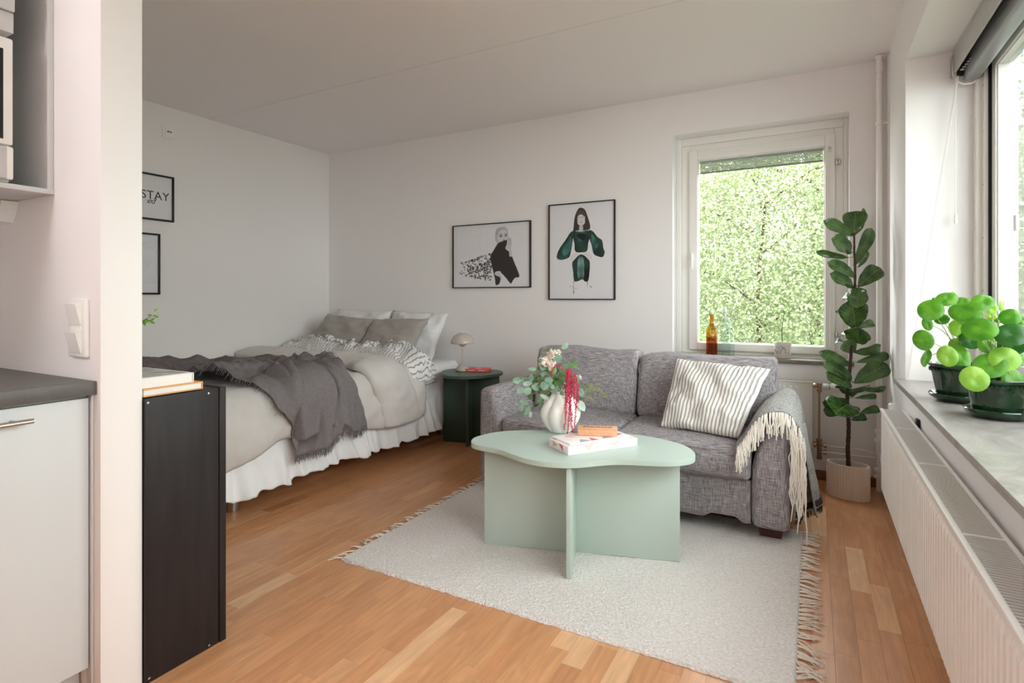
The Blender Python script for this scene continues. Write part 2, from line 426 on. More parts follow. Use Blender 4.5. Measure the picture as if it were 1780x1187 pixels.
# parquet: tone from a per-plank attribute, grain along y
M_floor = bpy.data.materials.new('oak_parquet'); M_floor.use_nodes = True
def _floor():
    n = M_floor.node_tree.nodes; l = M_floor.node_tree.links; b = n['Principled BSDF']
    at_ = n.new('ShaderNodeAttribute'); at_.attribute_name = 'tone'
    tc = n.new('ShaderNodeTexCoord'); ge = n.new('ShaderNodeNewGeometry')
    off = n.new('ShaderNodeVectorMath'); off.operation = 'MULTIPLY_ADD'; l.new(at_.outputs['Color'], off.inputs[0]); off.inputs[1].default_value = (37, 53, 11)
    l.new(ge.outputs['Position'], off.inputs[2])
    mp = n.new('ShaderNodeMapping'); mp.inputs['Scale'].default_value = (1, .07, 1); l.new(off.outputs[0], mp.inputs[0])
    t1 = n.new('ShaderNodeTexNoise'); t1.inputs['Scale'].default_value = 60; t1.inputs['Detail'].default_value = 6; t1.inputs['Distortion'].default_value = .6; l.new(mp.outputs[0], t1.inputs['Vector'])
    mp2 = n.new('ShaderNodeMapping'); mp2.inputs['Scale'].default_value = (1, .22, 1); l.new(off.outputs[0], mp2.inputs[0])
    w = n.new('ShaderNodeTexNoise'); w.inputs['Scale'].default_value = 9; w.inputs['Detail'].default_value = 2; l.new(mp2.outputs[0], w.inputs['Vector'])
    wv = n.new('ShaderNodeMath'); wv.operation = 'MULTIPLY'; l.new(w.outputs['Fac'], wv.inputs[0]); wv.inputs[1].default_value = 14
    ws = n.new('ShaderNodeMath'); ws.operation = 'PINGPONG'; l.new(wv.outputs[0], ws.inputs[0]); ws.inputs[1].default_value = 1
    sep = n.new('ShaderNodeSeparateColor'); l.new(at_.outputs['Color'], sep.inputs[0])
    cr = n.new('ShaderNodeValToRGB'); e = cr.color_ramp.elements
    e[0].color = srgb(182, 124, 84); e[1].color = srgb(226, 182, 140); k = e.new(.12); k.color = srgb(196, 138, 96); k = e.new(.5); k.color = srgb(204, 148, 104); k = e.new(.86); k.color = srgb(214, 160, 116)
    l.new(sep.outputs[0], cr.inputs[0])
    f1 = n.new('ShaderNodeMapRange'); f1.inputs['From Min'].default_value = .3; f1.inputs['From Max'].default_value = .7; f1.inputs['To Min'].default_value = .86; f1.inputs['To Max'].default_value = 1.08; l.new(t1.outputs['Fac'], f1.inputs['Value'])
    f2 = n.new('ShaderNodeMapRange'); f2.inputs['To Min'].default_value = .93; f2.inputs['To Max'].default_value = 1.04; l.new(ws.outputs[0], f2.inputs['Value'])
    mm = n.new('ShaderNodeMath'); mm.operation = 'MULTIPLY'; l.new(f1.outputs[0], mm.inputs[0]); l.new(f2.outputs[0], mm.inputs[1])
    vs = n.new('ShaderNodeVectorMath'); vs.operation = 'SCALE'; l.new(cr.outputs[0], vs.inputs[0]); l.new(mm.outputs[0], vs.inputs['Scale'])
    l.new(vs.outputs[0], b.inputs['Base Color']); b.inputs['Roughness'].default_value = .30
    bp = n.new('ShaderNodeBump'); bp.inputs['Strength'].default_value = .08; bp.inputs['Distance'].default_value = .001; l.new(t1.outputs['Fac'], bp.inputs['Height']); l.new(bp.outputs[0], b.inputs['Normal'])
_floor()

def stone(name, base, lightc, sc=9, rough=.28):
    m = mat(name, base, rough, bump=.06, scale=60); n = m.node_tree.nodes; l = m.node_tree.links; b = n['Principled BSDF']
    tc = n.new('ShaderNodeTexCoord'); t = n.new('ShaderNodeTexNoise'); t.inputs['Scale'].default_value = sc; t.inputs['Detail'].default_value = 9; t.inputs['Roughness'].default_value = .7; t.inputs['Distortion'].default_value = 1.2
    mp = n.new('ShaderNodeMapping'); mp.inputs['Scale'].default_value = (1, .6, 1); mp.inputs['Rotation'].default_value = (0, 0, .5)
    l.new(tc.outputs['Object'], mp.inputs[0]); l.new(mp.outputs[0], t.inputs['Vector'])
    cr = n.new('ShaderNodeValToRGB'); cr.color_ramp.elements[0].position = .35; cr.color_ramp.elements[1].position = .72; cr.color_ramp.elements[0].color = base; cr.color_ramp.elements[1].color = lightc
    l.new(t.outputs['Fac'], cr.inputs[0]); l.new(cr.outputs[0], b.inputs['Base Color']); return m
M_marble = stone('grey_limestone', srgb(142, 135, 131), srgb(188, 183, 179))
M_sillback = stone('brown_grey_stone', srgb(120, 108, 100), srgb(150, 140, 132))

def stripes(name, ca, cb, freq, duty=.42, axis=0, warp=.003, uvw=False, bump=.6, seer=0.0):
    m = bpy.data.materials.new(name); m.use_nodes = True
    n = m.node_tree.nodes; l = m.node_tree.links; b = n['Principled BSDF']; b.inputs['Roughness'].default_value = .9; b.inputs['Specular IOR Level'].default_value = .2
    tc = n.new('ShaderNodeTexCoord'); t = n.new('ShaderNodeTexNoise'); t.inputs['Scale'].default_value = 9; l.new(tc.outputs['UV'], t.inputs['Vector'])
    sep = n.new('ShaderNodeSeparateXYZ'); l.new(tc.outputs['UV'], sep.inputs[0])
    def M(op, a, b_=None):
        k = n.new('ShaderNodeMath'); k.operation = op
        for i, q in enumerate((a, b_)):
            if q is None: continue
            if isinstance(q, (int, float)): k.inputs[i].default_value = q
            else: l.new(q, k.inputs[i])
        return k.outputs[0]
    x = M('ADD', sep.outputs[axis], M('MULTIPLY', M('SUBTRACT', t.outputs['Fac'], .5), warp))
    fr = M('FRACT', M('MULTIPLY', x, freq)); st = M('LESS_THAN', fr, duty)
    t3 = n.new('ShaderNodeTexNoise'); t3.inputs['Scale'].default_value = 120; l.new(tc.outputs['UV'], t3.inputs['Vector'])
    st2 = M('MULTIPLY', st, M('ADD', .62, M('MULTIPLY', t3.outputs['Fac'], .6)))
    mx = n.new('ShaderNodeMix'); mx.data_type = 'RGBA'; l.new(st2, mx.inputs[0]); mx.inputs[6].default_value = ca; mx.inputs[7].default_value = cb
    l.new(mx.outputs[2], b.inputs['Base Color'])
    t2 = n.new('ShaderNodeTexNoise'); t2.inputs['Scale'].default_value = 70; t2.inputs['Detail'].default_value = 3; l.new(tc.outputs['UV'], t2.inputs['Vector'])
    h = M('ADD', M('MULTIPLY', t2.outputs['Fac'], 1.0), M('MULTIPLY', st, -.5))
    bp = n.new('ShaderNodeBump'); bp.inputs['Strength'].default_value = bump; bp.inputs['Distance'].default_value = .003; l.new(h, bp.inputs['Height']); l.new(bp.outputs[0], b.inputs['Normal'])
    return m
M_stripe = stripes('seersucker_stripe', srgb(236, 232, 226), srgb(158, 154, 150), 23, .42, 0, .004)
M_sheet = stripes('striped_sheet', srgb(232, 231, 231), srgb(146, 147, 152), 58, .26, 0, .035, bump=.3)

# rug: tufted wool
M_rug = mat('rug_wool', srgb(232, 226, 222), .95, bump=1.0, scale=120, var=.14, vscale=100, stretch=(1, 1.6, 1), bdist=.010, spec=.1)
# black stained wood with faint board joints and knots
M_blackwood = mat('black_stained_wood', srgb(40, 35, 36), .48, spec=.3, bump=.15, scale=40, var=.22, vscale=14, stretch=(1, 3, .25), bdist=.001)

# ------------------------------------------------------------------ the room
XR, YB, XL, ZC = .38, 3.87, -4.13, 2.50
YF = -2.3
# floor: real strips of three-strip parquet on a subfloor
M_subfloor = mat('subfloor_wood', srgb(150, 104, 72), .7, bump=.1, scale=40)
sub = MB().box(XL, .85, YF, YB+.02, -.05, -.0085).build('floor', M_subfloor, smooth=0)
structure(sub)
C_, S_ = math.cos(math.radians(28.54)), math.sin(math.radians(28.54))
def proj(x, y, z):
    Z = -S_*x+C_*y; l = C_*x+S_*y
    if Z < .05: return None
    return 890+961.4*l/Z, 517.5-961.4*(z-1.11)/Z, Z
rf = random.Random(11)
planks = []
PWD = .0665
x = XL; row = 0; tone_board = .5
while x < XR+.1:
    x1 = min(x+PWD, XR+.13)
    y = YF-rf.uniform(0, .4)
    while y < YB:
        Lp = rf.choice((.26, .34, .42, .48, .55)); y1 = y+Lp
        tone = min(1, max(0, rf.gauss(.45, .2)))
        if rf.random() < .05: tone = .97
        planks.append((x, x1, max(y, YF), min(y1, YB), tone, rf.random())); y = y1
    x = x1; row += 1
def vis(p):
    cx, cy = (p[0]+p[1])/2, (p[2]+p[3])/2
    q = proj(cx, cy, 0)
    if q is None or q[0] < 240 or q[0] > 1700 or q[1] > 1230: return 1e9
    if cx > .28 or (-1.70 < cx < -.10 and 1.78 < cy < 2.95) or (cx < -2.66 and cy > 1.2): return 1e8
    if cx < -1.66 and cy < 1.1: return 1e9
    if -1.70 < cx < -.1 and cy > 2.8: return 1e8
    return q[2]
planks.sort(key=vis)
def plank_mb(mb, p, g=.00018):
    a, b, c, d = p[0]+g, p[1]-g, p[2]+g, p[3]-g; e = .0003
    mb.add([(a, c, -.0085), (b, c, -.0085), (b, d, -.0085), (a, d, -.0085), (a, c, -e), (b, c, -e), (b, d, -e), (a, d, -e), (a+e, c+e, 0), (b-e, c+e, 0), (b-e, d-e, 0), (a+e, d-e, 0)],
           [(0, 1, 5, 4), (1, 2, 6, 5), (2, 3, 7, 6), (3, 0, 4, 7), (4, 5, 9, 8), (5, 6, 10, 9), (6, 7, 11, 10), (7, 4, 8, 11), (8, 9, 10, 11)])
def tones(o, vals):
    at_ = o.data.color_attributes.new('tone', 'FLOAT_COLOR', 'CORNER')
    buf = []
    for v, r in vals: buf += [v, r, (v*7+r*3) % 1, 1]*36
    at_.data.foreach_set('color', buf)
rest = MB(); rv = []
for i, p in enumerate(planks):
    if i < 300:
        o = plank_mb(MB(), p) if False else None
        mb = MB(); plank_mb(mb, p); o = mb.build('plank', M_floor, sub, smooth=0); tones(o, [(p[4], p[5])])
    else: plank_mb(rest, p); rv.append((p[4], p[5]))
o = rest.build('planks', M_floor, sub, smooth=0, kind='stuff'); tones(o, rv)

# ceiling in two casts with a fine joint
ce = MB(); ce.box(XL-.1, .8, YF-.1, 2.652, ZC, ZC+.1); ce.box(XL-.1, .8, 2.656, YB+.3, ZC, ZC+.1); ce.box(XL-.1, .8, YF-.1, YB+.3, ZC+.1, ZC+.2)
structure(ce.build('ceiling', M_ceil, smooth=0))
# back wall with the window opening
WX0, WX1, WZ0, WZ1 = -.848, .192, .728, 2.225
bw = MB()
bw.box(XL-.1, WX0, YB, 4.10, 0, ZC); bw.box(WX1, .85, YB, 4.10, 0, ZC); bw.box(WX0, WX1, YB, 4.10, 0, WZ0-.03); bw.box(WX0, WX1, YB, 4.10, WZ1, ZC)
structure(bw.build('wall_back', M_wall, smooth=0))
structure(MB().box(XL-.12, XL, .888, 4.1, 0, ZC).build('wall_left', M_wall, smooth=0))
# right wall with its long window niche; it stops short of the corner to leave a pipe recess
RY0, RY1, RZ0, RZ1 = .15, 3.145, .703, 2.218
rw = MB()
rw.box(XR, .78, RY1, 3.736, 0, ZC); rw.box(XR, .78, YF, RY0, 0, ZC); rw.box(XR, .78, RY0, RY1, 0, RZ0); rw.box(XR, .78, RY0, RY1, RZ1, ZC)
rw.box(.47, .78, 3.736, YB, 0, ZC)
structure(rw.build('wall_right', M_wall, smooth=0))
structure(MB().box(-2.45, .78, YF-.12, YF, 0, ZC).build('wall_rear', M_wall, smooth=0))
structure(MB().box(-2.45, -2.33, YF, .781, 0, ZC).build('wall_kitchen', M_wall, smooth=0))
pt = MB().bbox(XL, -1.69, .781, .888, 0, ZC, .003, 2)
structure(pt.build('wall_partition', M_wall, smooth=30))
M_base = mat('oak_baseboard', srgb(142, 92, 62), .45, bump=.1, scale=40, var=.12, vscale=10, stretch=(1, 8, 8))
structure(MB().bbox(XL, .47, YB-.014, YB, 0, .058, .003, 2).build('baseboard_back', M_base))
structure(MB().bbox(XL, XL+.014, .888, YB-.014, 0, .058, .003, 2).build('baseboard_left', M_base))
structure(MB().bbox(XR-.012, XR, .3, 3.736, 0, .058, .003, 2).build('baseboard_right', M_base))

# ---- window 1, in the back wall
w1 = thing('window_1', 'white framed window in the back wall looking onto green trees', 'window', (-.33, 4.0, .73)); w1['kind'] = 'structure'
del w1['category']
def ringbox(mb, x0, x1, z0, z1, wl, wr, wt, wb, y0, y1, bev=.004):
    mb.bbox(x0, x0+wl, y0, y1, z0, z1, bev); mb.bbox(x1-wr, x1, y0, y1, z0, z1, bev)
    mb.bbox(x0+wl, x1-wr, y0+.0005, y1, z1-wt, z1, bev); mb.bbox(x0+wl, x1-wr, y0+.0005, y1, z0, z0+wb, bev); return mb
fr = MB(); ringbox(fr, WX0, WX1, WZ0, WZ1, .036, .024, .052, .012, 3.992, 4.08)
ringbox(fr, -.812, .168, .740, 2.173, .058, .052, .04, .012, 4.002, 4.08)
fr.build('frame', M_frame_w, w1)
sa = MB(); ringbox(sa, -.757, .121, .752, 2.129, .056, .054, .068, .050, 3.975, 4.045, .005)
# glazing bead step
ringbox(sa, -.703, .068, .80, 2.063, .007, .007, .007, .007, 3.990, 4.03, .002)
sash = sa.build('sash', M_frame_w, w1)
MB().box(-.70, .065, 4.0185, 4.0195, .803, 2.060).build('pane', M_pane, sash, smooth=0)
for (a, b, c, d) in ((-.701, -.698, .803, 2.060), (.063, .0655, .803, 2.060)):
    MB().box(a, b, 4.006, 4.016, c, d).build('glazing_seal', M_dark_gap, sash, smooth=0)
MB().box(-.70, .065, 4.006, 4.016, 2.0585, 2.0605).build('glazing_seal', M_dark_gap, sash, smooth=0)
M_slat = mat('grey_green_slats', srgb(142, 143, 141), .4, bump=.03, scale=50)
bl = MB(); bl.box(-.694, .060, 4.023, 4.036, 2.044, 2.058); head = bl.build('blind_rail', mat('blind_rail', srgb(170, 178, 170), .4, bump=.02, scale=50), w1, smooth=0)
for k in range(9):
    z = 2.040-k*.0068
    MB().box(-.692, .058, 4.021, 4.038, z-.0018, z).build('slat', M_slat, w1, smooth=0)
MB().bbox(-.692, .058, 4.022, 4.037, 1.974, 1.982, .002).build('bottom_rail', M_slat, w1)
M_clip = mat('clear_plastic', srgb(214, 222, 216), .2, bump=.02, scale=50)
for xx in (-.625, -.34, -.04):
    c = MB(); c.bbox(xx-.007, xx+.007, 4.0202, 4.0225, 1.978, 2.045, .001); c.tube([(xx-.02, 4.0212, 2.036), (xx, 4.0212, 2.046), (xx+.02, 4.0212, 2.036)], .003, 6)
    c.build('ladder_clip', M_clip, w1)
hd = MB(); hd.bbox(-.745, -.724, 3.965, 3.976, 1.365, 1.43, .004); hd.tube([(-.7345, 3.968, 1.41), (-.7345, 3.945, 1.41)], .007, 10); hd.tube([(-.7345, 3.945, 1.415), (-.7345, 3.941, 1.38), (-.7345, 3.942, 1.31)], [.008, .0085, .007], 10)
hd.build('handle', M_frame_w, w1, label='white lever handle on the left side of the sash')
for zz in (1.955, .875):
    h = MB(); h.bbox(.124, .137, 3.967, 3.993, zz-.016, zz+.016, .002); h.bbox(.138, .152, 3.980, 3.993, zz-.012, zz+.012, .002); h.build('hinge', M_steel, w1)
gr = MB(); gr.tube([(.094, 3.971, 2.04), (.094, 3.969, .81)], .0022, 6); gr.build('blind_cord', M_frame_w, w1)
kn = MB(); kn.lathe([(0, 0), (.006, .002), (.005, .018), (.002, .028), (0, .029)], (.094, 3.962, 1.235), 10); kn.tube([(.094, 3.965, 1.264), (.090, 3.960, 1.33), (.098, 3.962, 1.38)], .0015, 5); kn.build('cord_knob', M_white, w1)
MB().bbox(.088, .1, 3.966, 3.976, 2.02, 2.05, .002).build('cord_guide', M_steel, w1)
# stone sill under window 1
s1 = MB().bbox(WX0-.02, .215, 3.838, 4.0, .703, .727, .003).build('windowsill', M_sillback)
recenter(s1, (-.33, 3.87, .703)); tag(s1, 'brown grey stone windowsill under the back window', 'windowsill')

# ---- window 2, the long one in the right wall
w2 = thing('window_2', 'large white window above the stone sill on the right', 'window', (.66, 1.7, .73)); w2['kind'] = 'structure'; del w2['category']
def ringy(mb, y0, y1, z0, z1, w, x0, x1, bev=.003, wb=None):
    mb.bbox(x0, x1, y0, y0+w, z0, z1, bev); mb.bbox(x0, x1, y1-w, y1, z0, z1, bev)
    mb.bbox(x0, x1, y0+w, y1-w, z1-w, z1, bev); mb.bbox(x0, x1, y0+w, y1-w, z0, z0+(wb or w), bev); return mb
f = MB(); ringy(f, RY0, RY1, .728, RZ1, .05, .628, .76); f.build('frame', M_frame_w, w2)
f = MB(); ringy(f, RY0+.05, RY1-.05, .775, RZ1-.045, .03, .648, .74, .002); st_ = f.build('inner_frame', M_frame_w, w2)
for z in (2.03, 1.83, 1.6, 1.37, 1.14, .9):
    MB().lathe([(0, 0), (.004, .0005), (.004, .002), (0, .0025)], (0, 0, 0), 10, M=Matrix.Translation((.6475, 3.08, z)) @ Matrix.Rotation(-PI/2, 4, 'Y')).build('screw', M_steel, st_)
for z in (1.9, 1.42, .95):
    MB().lathe([(0, 0), (.007, .0005), (.007, .002), (0, .003)], (0, 0, 0), 12, M=Matrix.Translation((.6275, 3.12, z)) @ Matrix.Rotation(-PI/2, 4, 'Y')).build('plug', M_white, st_)
f = MB(); ringy(f, RY0+.08, RY1-.08, .80, RZ1-.07, .006, .662, .70, .001); f.build('gasket', M_dark_gap, w2)
for (ya, yb) in ((RY0+.086, 1.52), (1.54, RY1-.086)):
    f = MB(); ringy(f, ya, yb, .806, RZ1-.076, .052, .672, .735, .004); ringy(f, ya+.05, yb-.05, .856, RZ1-.126, .008, .680, .72, .002)
    s_ = f.build('sash', M_frame_w, w2)
    MB().box(.6900, .6908, ya+.055, yb-.055, .861, RZ1-.131).build('pane', M_pane, s_, smooth=0)
    MB().box(.7170, .7178, ya+.055, yb-.055, .861, RZ1-.131).build('pane', M_pane, s_, smooth=0)
hh = MB(); hh.bbox(.652, .664, 1.545, 1.57, 1.42, 1.50, .003); hh.tube([(.655, 1.557, 1.47), (.635, 1.557, 1.47), (.632, 1.557, 1.38)], .008, 8); hh.build('handle', M_frame_w, w2)
lk = MB(); lk.bbox(.662, .673, 2.70, 2.73, 1.36, 1.42, .003); lk.build('latch', M_white, w2)

# pale limestone sill
sl = MB(); sl.bbox(.338, .632, .10, 3.19, .704, .728, .003)
sl = sl.build('windowsill', M_marble); recenter(sl, (.45, 1.7, .704)); tag(sl, 'pale veined limestone windowsill carrying the two green potted plants', 'windowsill')
# blind cassette under the niche soffit
cs = thing('blind_cassette', 'grey roller blind cassette with open dark slot above the right window', 'blind', (.59, 1.7, 2.06))
M_alu = mat('grey_aluminium', srgb(150, 152, 154), .4, .3, bump=.03, scale=80)
M_alul = mat('light_grey_aluminium', srgb(188, 187, 184), .4, .2, bump=.03, scale=80)
MB().bbox(.552, .560, -.9, 3.105, 2.108, 2.200, .003).build('front_rail', M_alul, cs)
MB().bbox(.552, .640, -.9, 3.10, 2.200, 2.2165, .002).build('top_rail', M_alul, cs)
MB().box(.561, .584, -.9, 3.10, 2.150, 2.199).build('slot', M_dark_gap, cs, smooth=0)
MB().bbox(.5845, .641, -.9, 3.10, 2.064, 2.19, .012, 4).build('bottom_rail', M_alu, cs)
MB().bbox(.5605, .5835, 3.085, 3.10, 2.09, 2.150, .001).build('lock_housing', M_dark_gap, cs)
MB().bbox(.548, .641, 3.1005, 3.108, 2.085, 2.205, .002).build('end_cap', M_alul, cs)
e_ = MB(); e_.tube([(.562, 3.104, 2.075), (.585, 3.106, 2.056), (.615, 3.106, 2.054), (.635, 3.104, 2.066)], .004, 6); e_.build('end_trim', M_white, cs)
br_ = MB(); br_.bbox(.545, .551, 3.10, 3.14, 2.10, 2.19, .001); br_.build('bracket', M_steel, cs)
ge = MB()
for k in range(5): ge.lathe([(.004, 0), (.009, .001), (.009, .005), (.004, .006)], (.572+.004*k, 3.05-.02*k, 2.10+.004*k), 10)
ge.build('cord_lock', M_steel, cs)
cd = thing('pull_cord', 'thin white blind cord pulled slantwise down to the sill corner', 'cord', (.386, 3.12, .73))
MB().tube([(.562, 3.09, 2.09), (.48, 3.112, 1.46), (.386, 3.134, .735)], .0020, 6).build('cord', M_frame_w, cd)
MB().tube([(.565, 3.085, 2.09), (.488, 3.105, 1.46), (.390, 3.130, .735)], .0012, 6).build('cord', M_frame_w, cd)
cw = thing('pull_cord', 'short white blind cord hanging straight down with a small weight', 'cord', (.558, 3.10, 1.46))
MB().tube([(.558, 3.10, 2.09), (.558, 3.10, 1.48)], .0016, 6).build('cord', M_frame_w, cw)
MB().lathe([(0, 0), (.0065, .001), (.0065, .036), (.003, .042), (0, .042)], (.558, 3.10, 1.44), 12).build('weight', M_white, cw)

# ---- heating pipes
def clampring(x, y, z, r): return MB().lathe([(r, 0), (r+.006, .002), (r+.006, .018), (r, .02)], (x, y, z), 16)
rp = thing('riser_pipe', 'white vertical heating pipe running up the corner beside the fig', 'pipe', (.336, 3.80, 0))
pi_ = MB(); pi_.tube([(.336, 3.80, 0), (.336, 3.80, 2.5)], .0155, 14); pi_.build('pipe', M_rad, rp)
MB().tube([(.385, 3.80, 0), (.385, 3.80, 2.5)], .011, 12).build('pipe', M_rad, rp)
for z, h in ((2.36, .02), (2.40, .055), (2.475, .02)):
    MB().lathe([(.0155, 0), (.019, .002), (.019, h-.002), (.0155, h)], (.336, 3.80, z), 16).build('collar', M_rad, rp)
MB().lathe([(.0155, 0), (.03, .003), (.032, .006), (.0155, .008)], (.336, 3.80, 2.489), 16).build('ceiling_rose', M_rad, rp)
for z in (2.10, .755):
    b_ = MB(); b_.lathe([(.016, 0), (.021, .001), (.021, .019), (.016, .02)], (.336, 3.80, z), 16); b_.bbox(.34, .42, 3.792, 3.808, z+.004, z+.016, .002); b_.build('bracket', M_rad, rp)
for z in (.07, .11, .28, .33):
    MB().lathe([(.0155, 0), (.024, .003), (.024, .02), (.0155, .024)], (.336, 3.80, z), 14).build('fitting', M_rad, rp)
hp = thing('supply_pipes', 'pair of thin white pipes running low along the wall behind the fig pot', 'pipe', (.2, 3.80, .2))
MB().tube([(.075, 3.79, .2275), (.24, 3.79, .2265), (.28, 3.80, .222), (.322, 3.80, .205)], .0055, 8).build('pipe', M_rad, hp)
MB().tube([(.075, 3.79, .1900), (.24, 3.79, .189), (.322, 3.80, .187)], .0055, 8).build('pipe', M_rad, hp)

# ---- radiators
def radiator(root, length, z0, z1, depth, M, pitch=.0333, bars=(), lid_slot=.012):
    """panel radiator in local coords: length along +x, front face at y=0, body towards +y"""
    fp = MB(); prof = []; x_ = .03
    prof.append((0, 0)); prof.append((.03, 0))
    while x_+pitch < length-.02:
        w = pitch; g = .0055
        prof += [(x_+w*.18, 0), (x_+w*.26, g), (x_+w*.74, g), (x_+w*.82, 0), (x_+w, 0)]; x_ += w
    prof.append((length, 0))
    zs = [z0, z0+.016, z0+.026, z1-.040, z1-.030, z1-.006, z1]
    vs = []
    for k, z in enumerate(zs):
        fac = 1.0 if k in (2, 3) else 0.0
        inset = .005 if k in (0, 6) else 0
        for (px, g) in prof: vs.append(M @ Vector((px, inset-g*fac+.006, z)))
    nprof = len(prof)
    fp.add(vs, [(j*nprof+i, j*nprof+i+1, (j+1)*nprof+i+1, (j+1)*nprof+i) for j in range(len(zs)-1) for i in range(nprof-1)])
    fp.build('front_panel', M_rad, root, smooth=25)
    bk = MB(); bk.bbox(.012, length-.012, depth-.012, depth-.002, z0+.01, z1-.012, .003, M=M); bk.build('rear_panel', M_rad, root)
    for a in (0.0, length-.004):
        sd = MB(); sd.bbox(a, a+.004, .004, depth-.004, z0+.02, z1-.004, .0015, M=M); sd.build('side_cover', M_rad, root)
    fe = MB(); q = .03
    while q < length-.03:
        fe.box(q, q+.0012, .018, depth-.016, z0+.03, z1-.03, M=M); q += .02
    fe.build('fins', M_rad, root, smooth=0, kind='stuff')
    # top grille: rim, cross bars and close slats
    rim = MB(); rim.bbox(0, length, -.001, .012, z1-.008, z1+.001, .002, M=M); rim.bbox(0, length, depth-.010, depth, z1-.008, z1+.001, .002, M=M); rim.build('grille_rim', M_rad, root)
    for b_ in bars: MB().bbox(b_-.005, b_+.005, .012, depth-.010, z1-.006, z1+.0008, .001, M=M).build('grille_bar', M_rad, root)
    sla = MB(); q = .008
    while q < length-.004:
        sla.box(q, q+lid_slot*.62, .012, depth-.010, z1-.005, z1-.001, M=M); q += lid_slot
    sla.build('grille_slats', M_grille, root, smooth=0, kind='stuff')
r1 = thing('radiator', 'long low white panel radiator under the stone sill on the right', 'radiator', (.32, 3.045, .22))
Mr = Matrix(((0, 1, 0, .272), (-1, 0, 0, 3.045), (0, 0, 1, 0), (0, 0, 0, 1)))
radiator(r1, 2.55, .218, .602, .092, Mr, bars=(3.045-2.616, 3.045-2.093, 3.045-1.512, 3.045-.93))
for yy in (2.75, 1.75, .8):
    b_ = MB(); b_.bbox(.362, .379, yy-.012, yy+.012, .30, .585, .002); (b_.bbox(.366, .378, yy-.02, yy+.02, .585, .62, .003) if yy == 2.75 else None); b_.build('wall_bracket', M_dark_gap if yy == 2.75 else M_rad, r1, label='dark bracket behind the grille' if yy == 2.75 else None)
tv = MB(); tv.lathe([(.0, 0), (.017, .004), (.02, .012), (.02, .03), (.014, .036), (0, .037)], (.325, 3.075, .588), 18); tv.build('thermostat', M_white, r1)
MB().tube([(.31, 3.045, .30), (.31, 3.10, .30), (.31, 3.12, .25), (.325, 3.5, .22), (.336, 3.78, .22)], .007, 8).build('pipe', M_rad, r1)
r2 = thing('radiator', 'small white panel radiator on the back wall behind the sofa', 'radiator', (-.45, 3.80, .2))
Mr2 = Matrix(((1, 0, 0, -.90), (0, 1, 0, 3.770), (0, 0, 1, 0), (0, 0, 0, 1)))
radiator(r2, .898, .205, .606, .075, Mr2, bars=(.45,), lid_slot=.014)
for xx in (-.7, -.2): MB().bbox(xx-.012, xx+.012, 3.84, 3.871, .3, .56, .002).build('wall_bracket', M_rad, r2)
# valves
vl = thing('radiator_valve', 'aged brass valve set with a white knob beside the small radiator', 'valve', (.03, 3.78, .16))
v_ = MB(); v_.tube([(.034, 3.78, .24), (.034, 3.78, .575)], .0065, 10); v_.build('riser', M_brass, vl)
v_ = MB(); v_.tube([(-.002, 3.79, .583), (.045, 3.78, .583)], .011, 12); v_.tube([(.034, 3.78, .545), (.034, 3.78, .60)], .0115, 12); v_.tube([(.003, 3.79, .583), (.014, 3.788, .583)], .0155, 6); v_.tube([(.034, 3.78, .55), (.034, 3.78, .562)], .0145, 6); v_.build('top_joint', M_brass, vl)
v_ = MB(); v_.tube([(-.002, 3.79, .232), (.072, 3.78, .232)], .009, 12); v_.tube([(.034, 3.78, .155), (.034, 3.78, .265)], .012, 12); v_.tube([(.034, 3.78, .19), (.072, 3.78, .19)], .009, 12)
for p in ((.003, .232), (.058, .232), (.058, .19)): v_.tube([(p[0], 3.782, p[1]), (p[0]+.014, 3.782, p[1])], .0155, 8)
v_.tube([(.034, 3.78, .252), (.034, 3.78, .268)], .0165, 8); v_.tube([(.034, 3.78, .148), (.034, 3.78, .165)], .0145, 8)
v_.build('bottom_joint', M_brass, vl)
tk = MB(); tk.lathe([(0, 0), (.0165, .002), (.018, .006), (.018, .026), (.0145, .028), (.0145, .044), (.021, .047), (.0225, .055), (.021, .098), (.016, .104), (0, .105)], (0, 0, 0), 20, M=Matrix.Translation((.05, 3.78, .583)) @ Matrix.Rotation(PI/2, 4, 'Y')); kn_ = tk.build('thermostat', M_white, vl, label='white thermostat knob')
for k in range(6):
    a = k*PI/3; MB().bbox(-.0015, .0015, -.003, .003, -.006, .006, .0005, M=Matrix.Translation((.087, 3.78+.0145*math.cos(a), .583+.0145*math.sin(a))) @ Matrix.Rotation(a, 4, 'X')).build('notch', M_dark_gap, kn_)

# ---- outlet high on the left wall
oc = thing('wall_socket', 'small white aerial socket high on the left wall', 'socket', (XL, 2.345, 2.31))
MB().bbox(XL, XL+.009, 2.300, 2.388, 2.270, 2.356, .003).build('plate', M_wall, oc)
MB().bbox(XL+.008, XL+.013, 2.318, 2.372, 2.286, 2.340, .002).build('insert', M_white, oc)
for yy in (2.338, 2.356): MB().lathe([(.003, 0), (.007, 0), (.007, .004), (.003, .004)], (0, 0, 0), 12, M=Matrix.Translation((XL+.013, yy, 2.318)) @ Matrix.Rotation(PI/2, 4, 'Y')).build('jack', M_brass, oc)

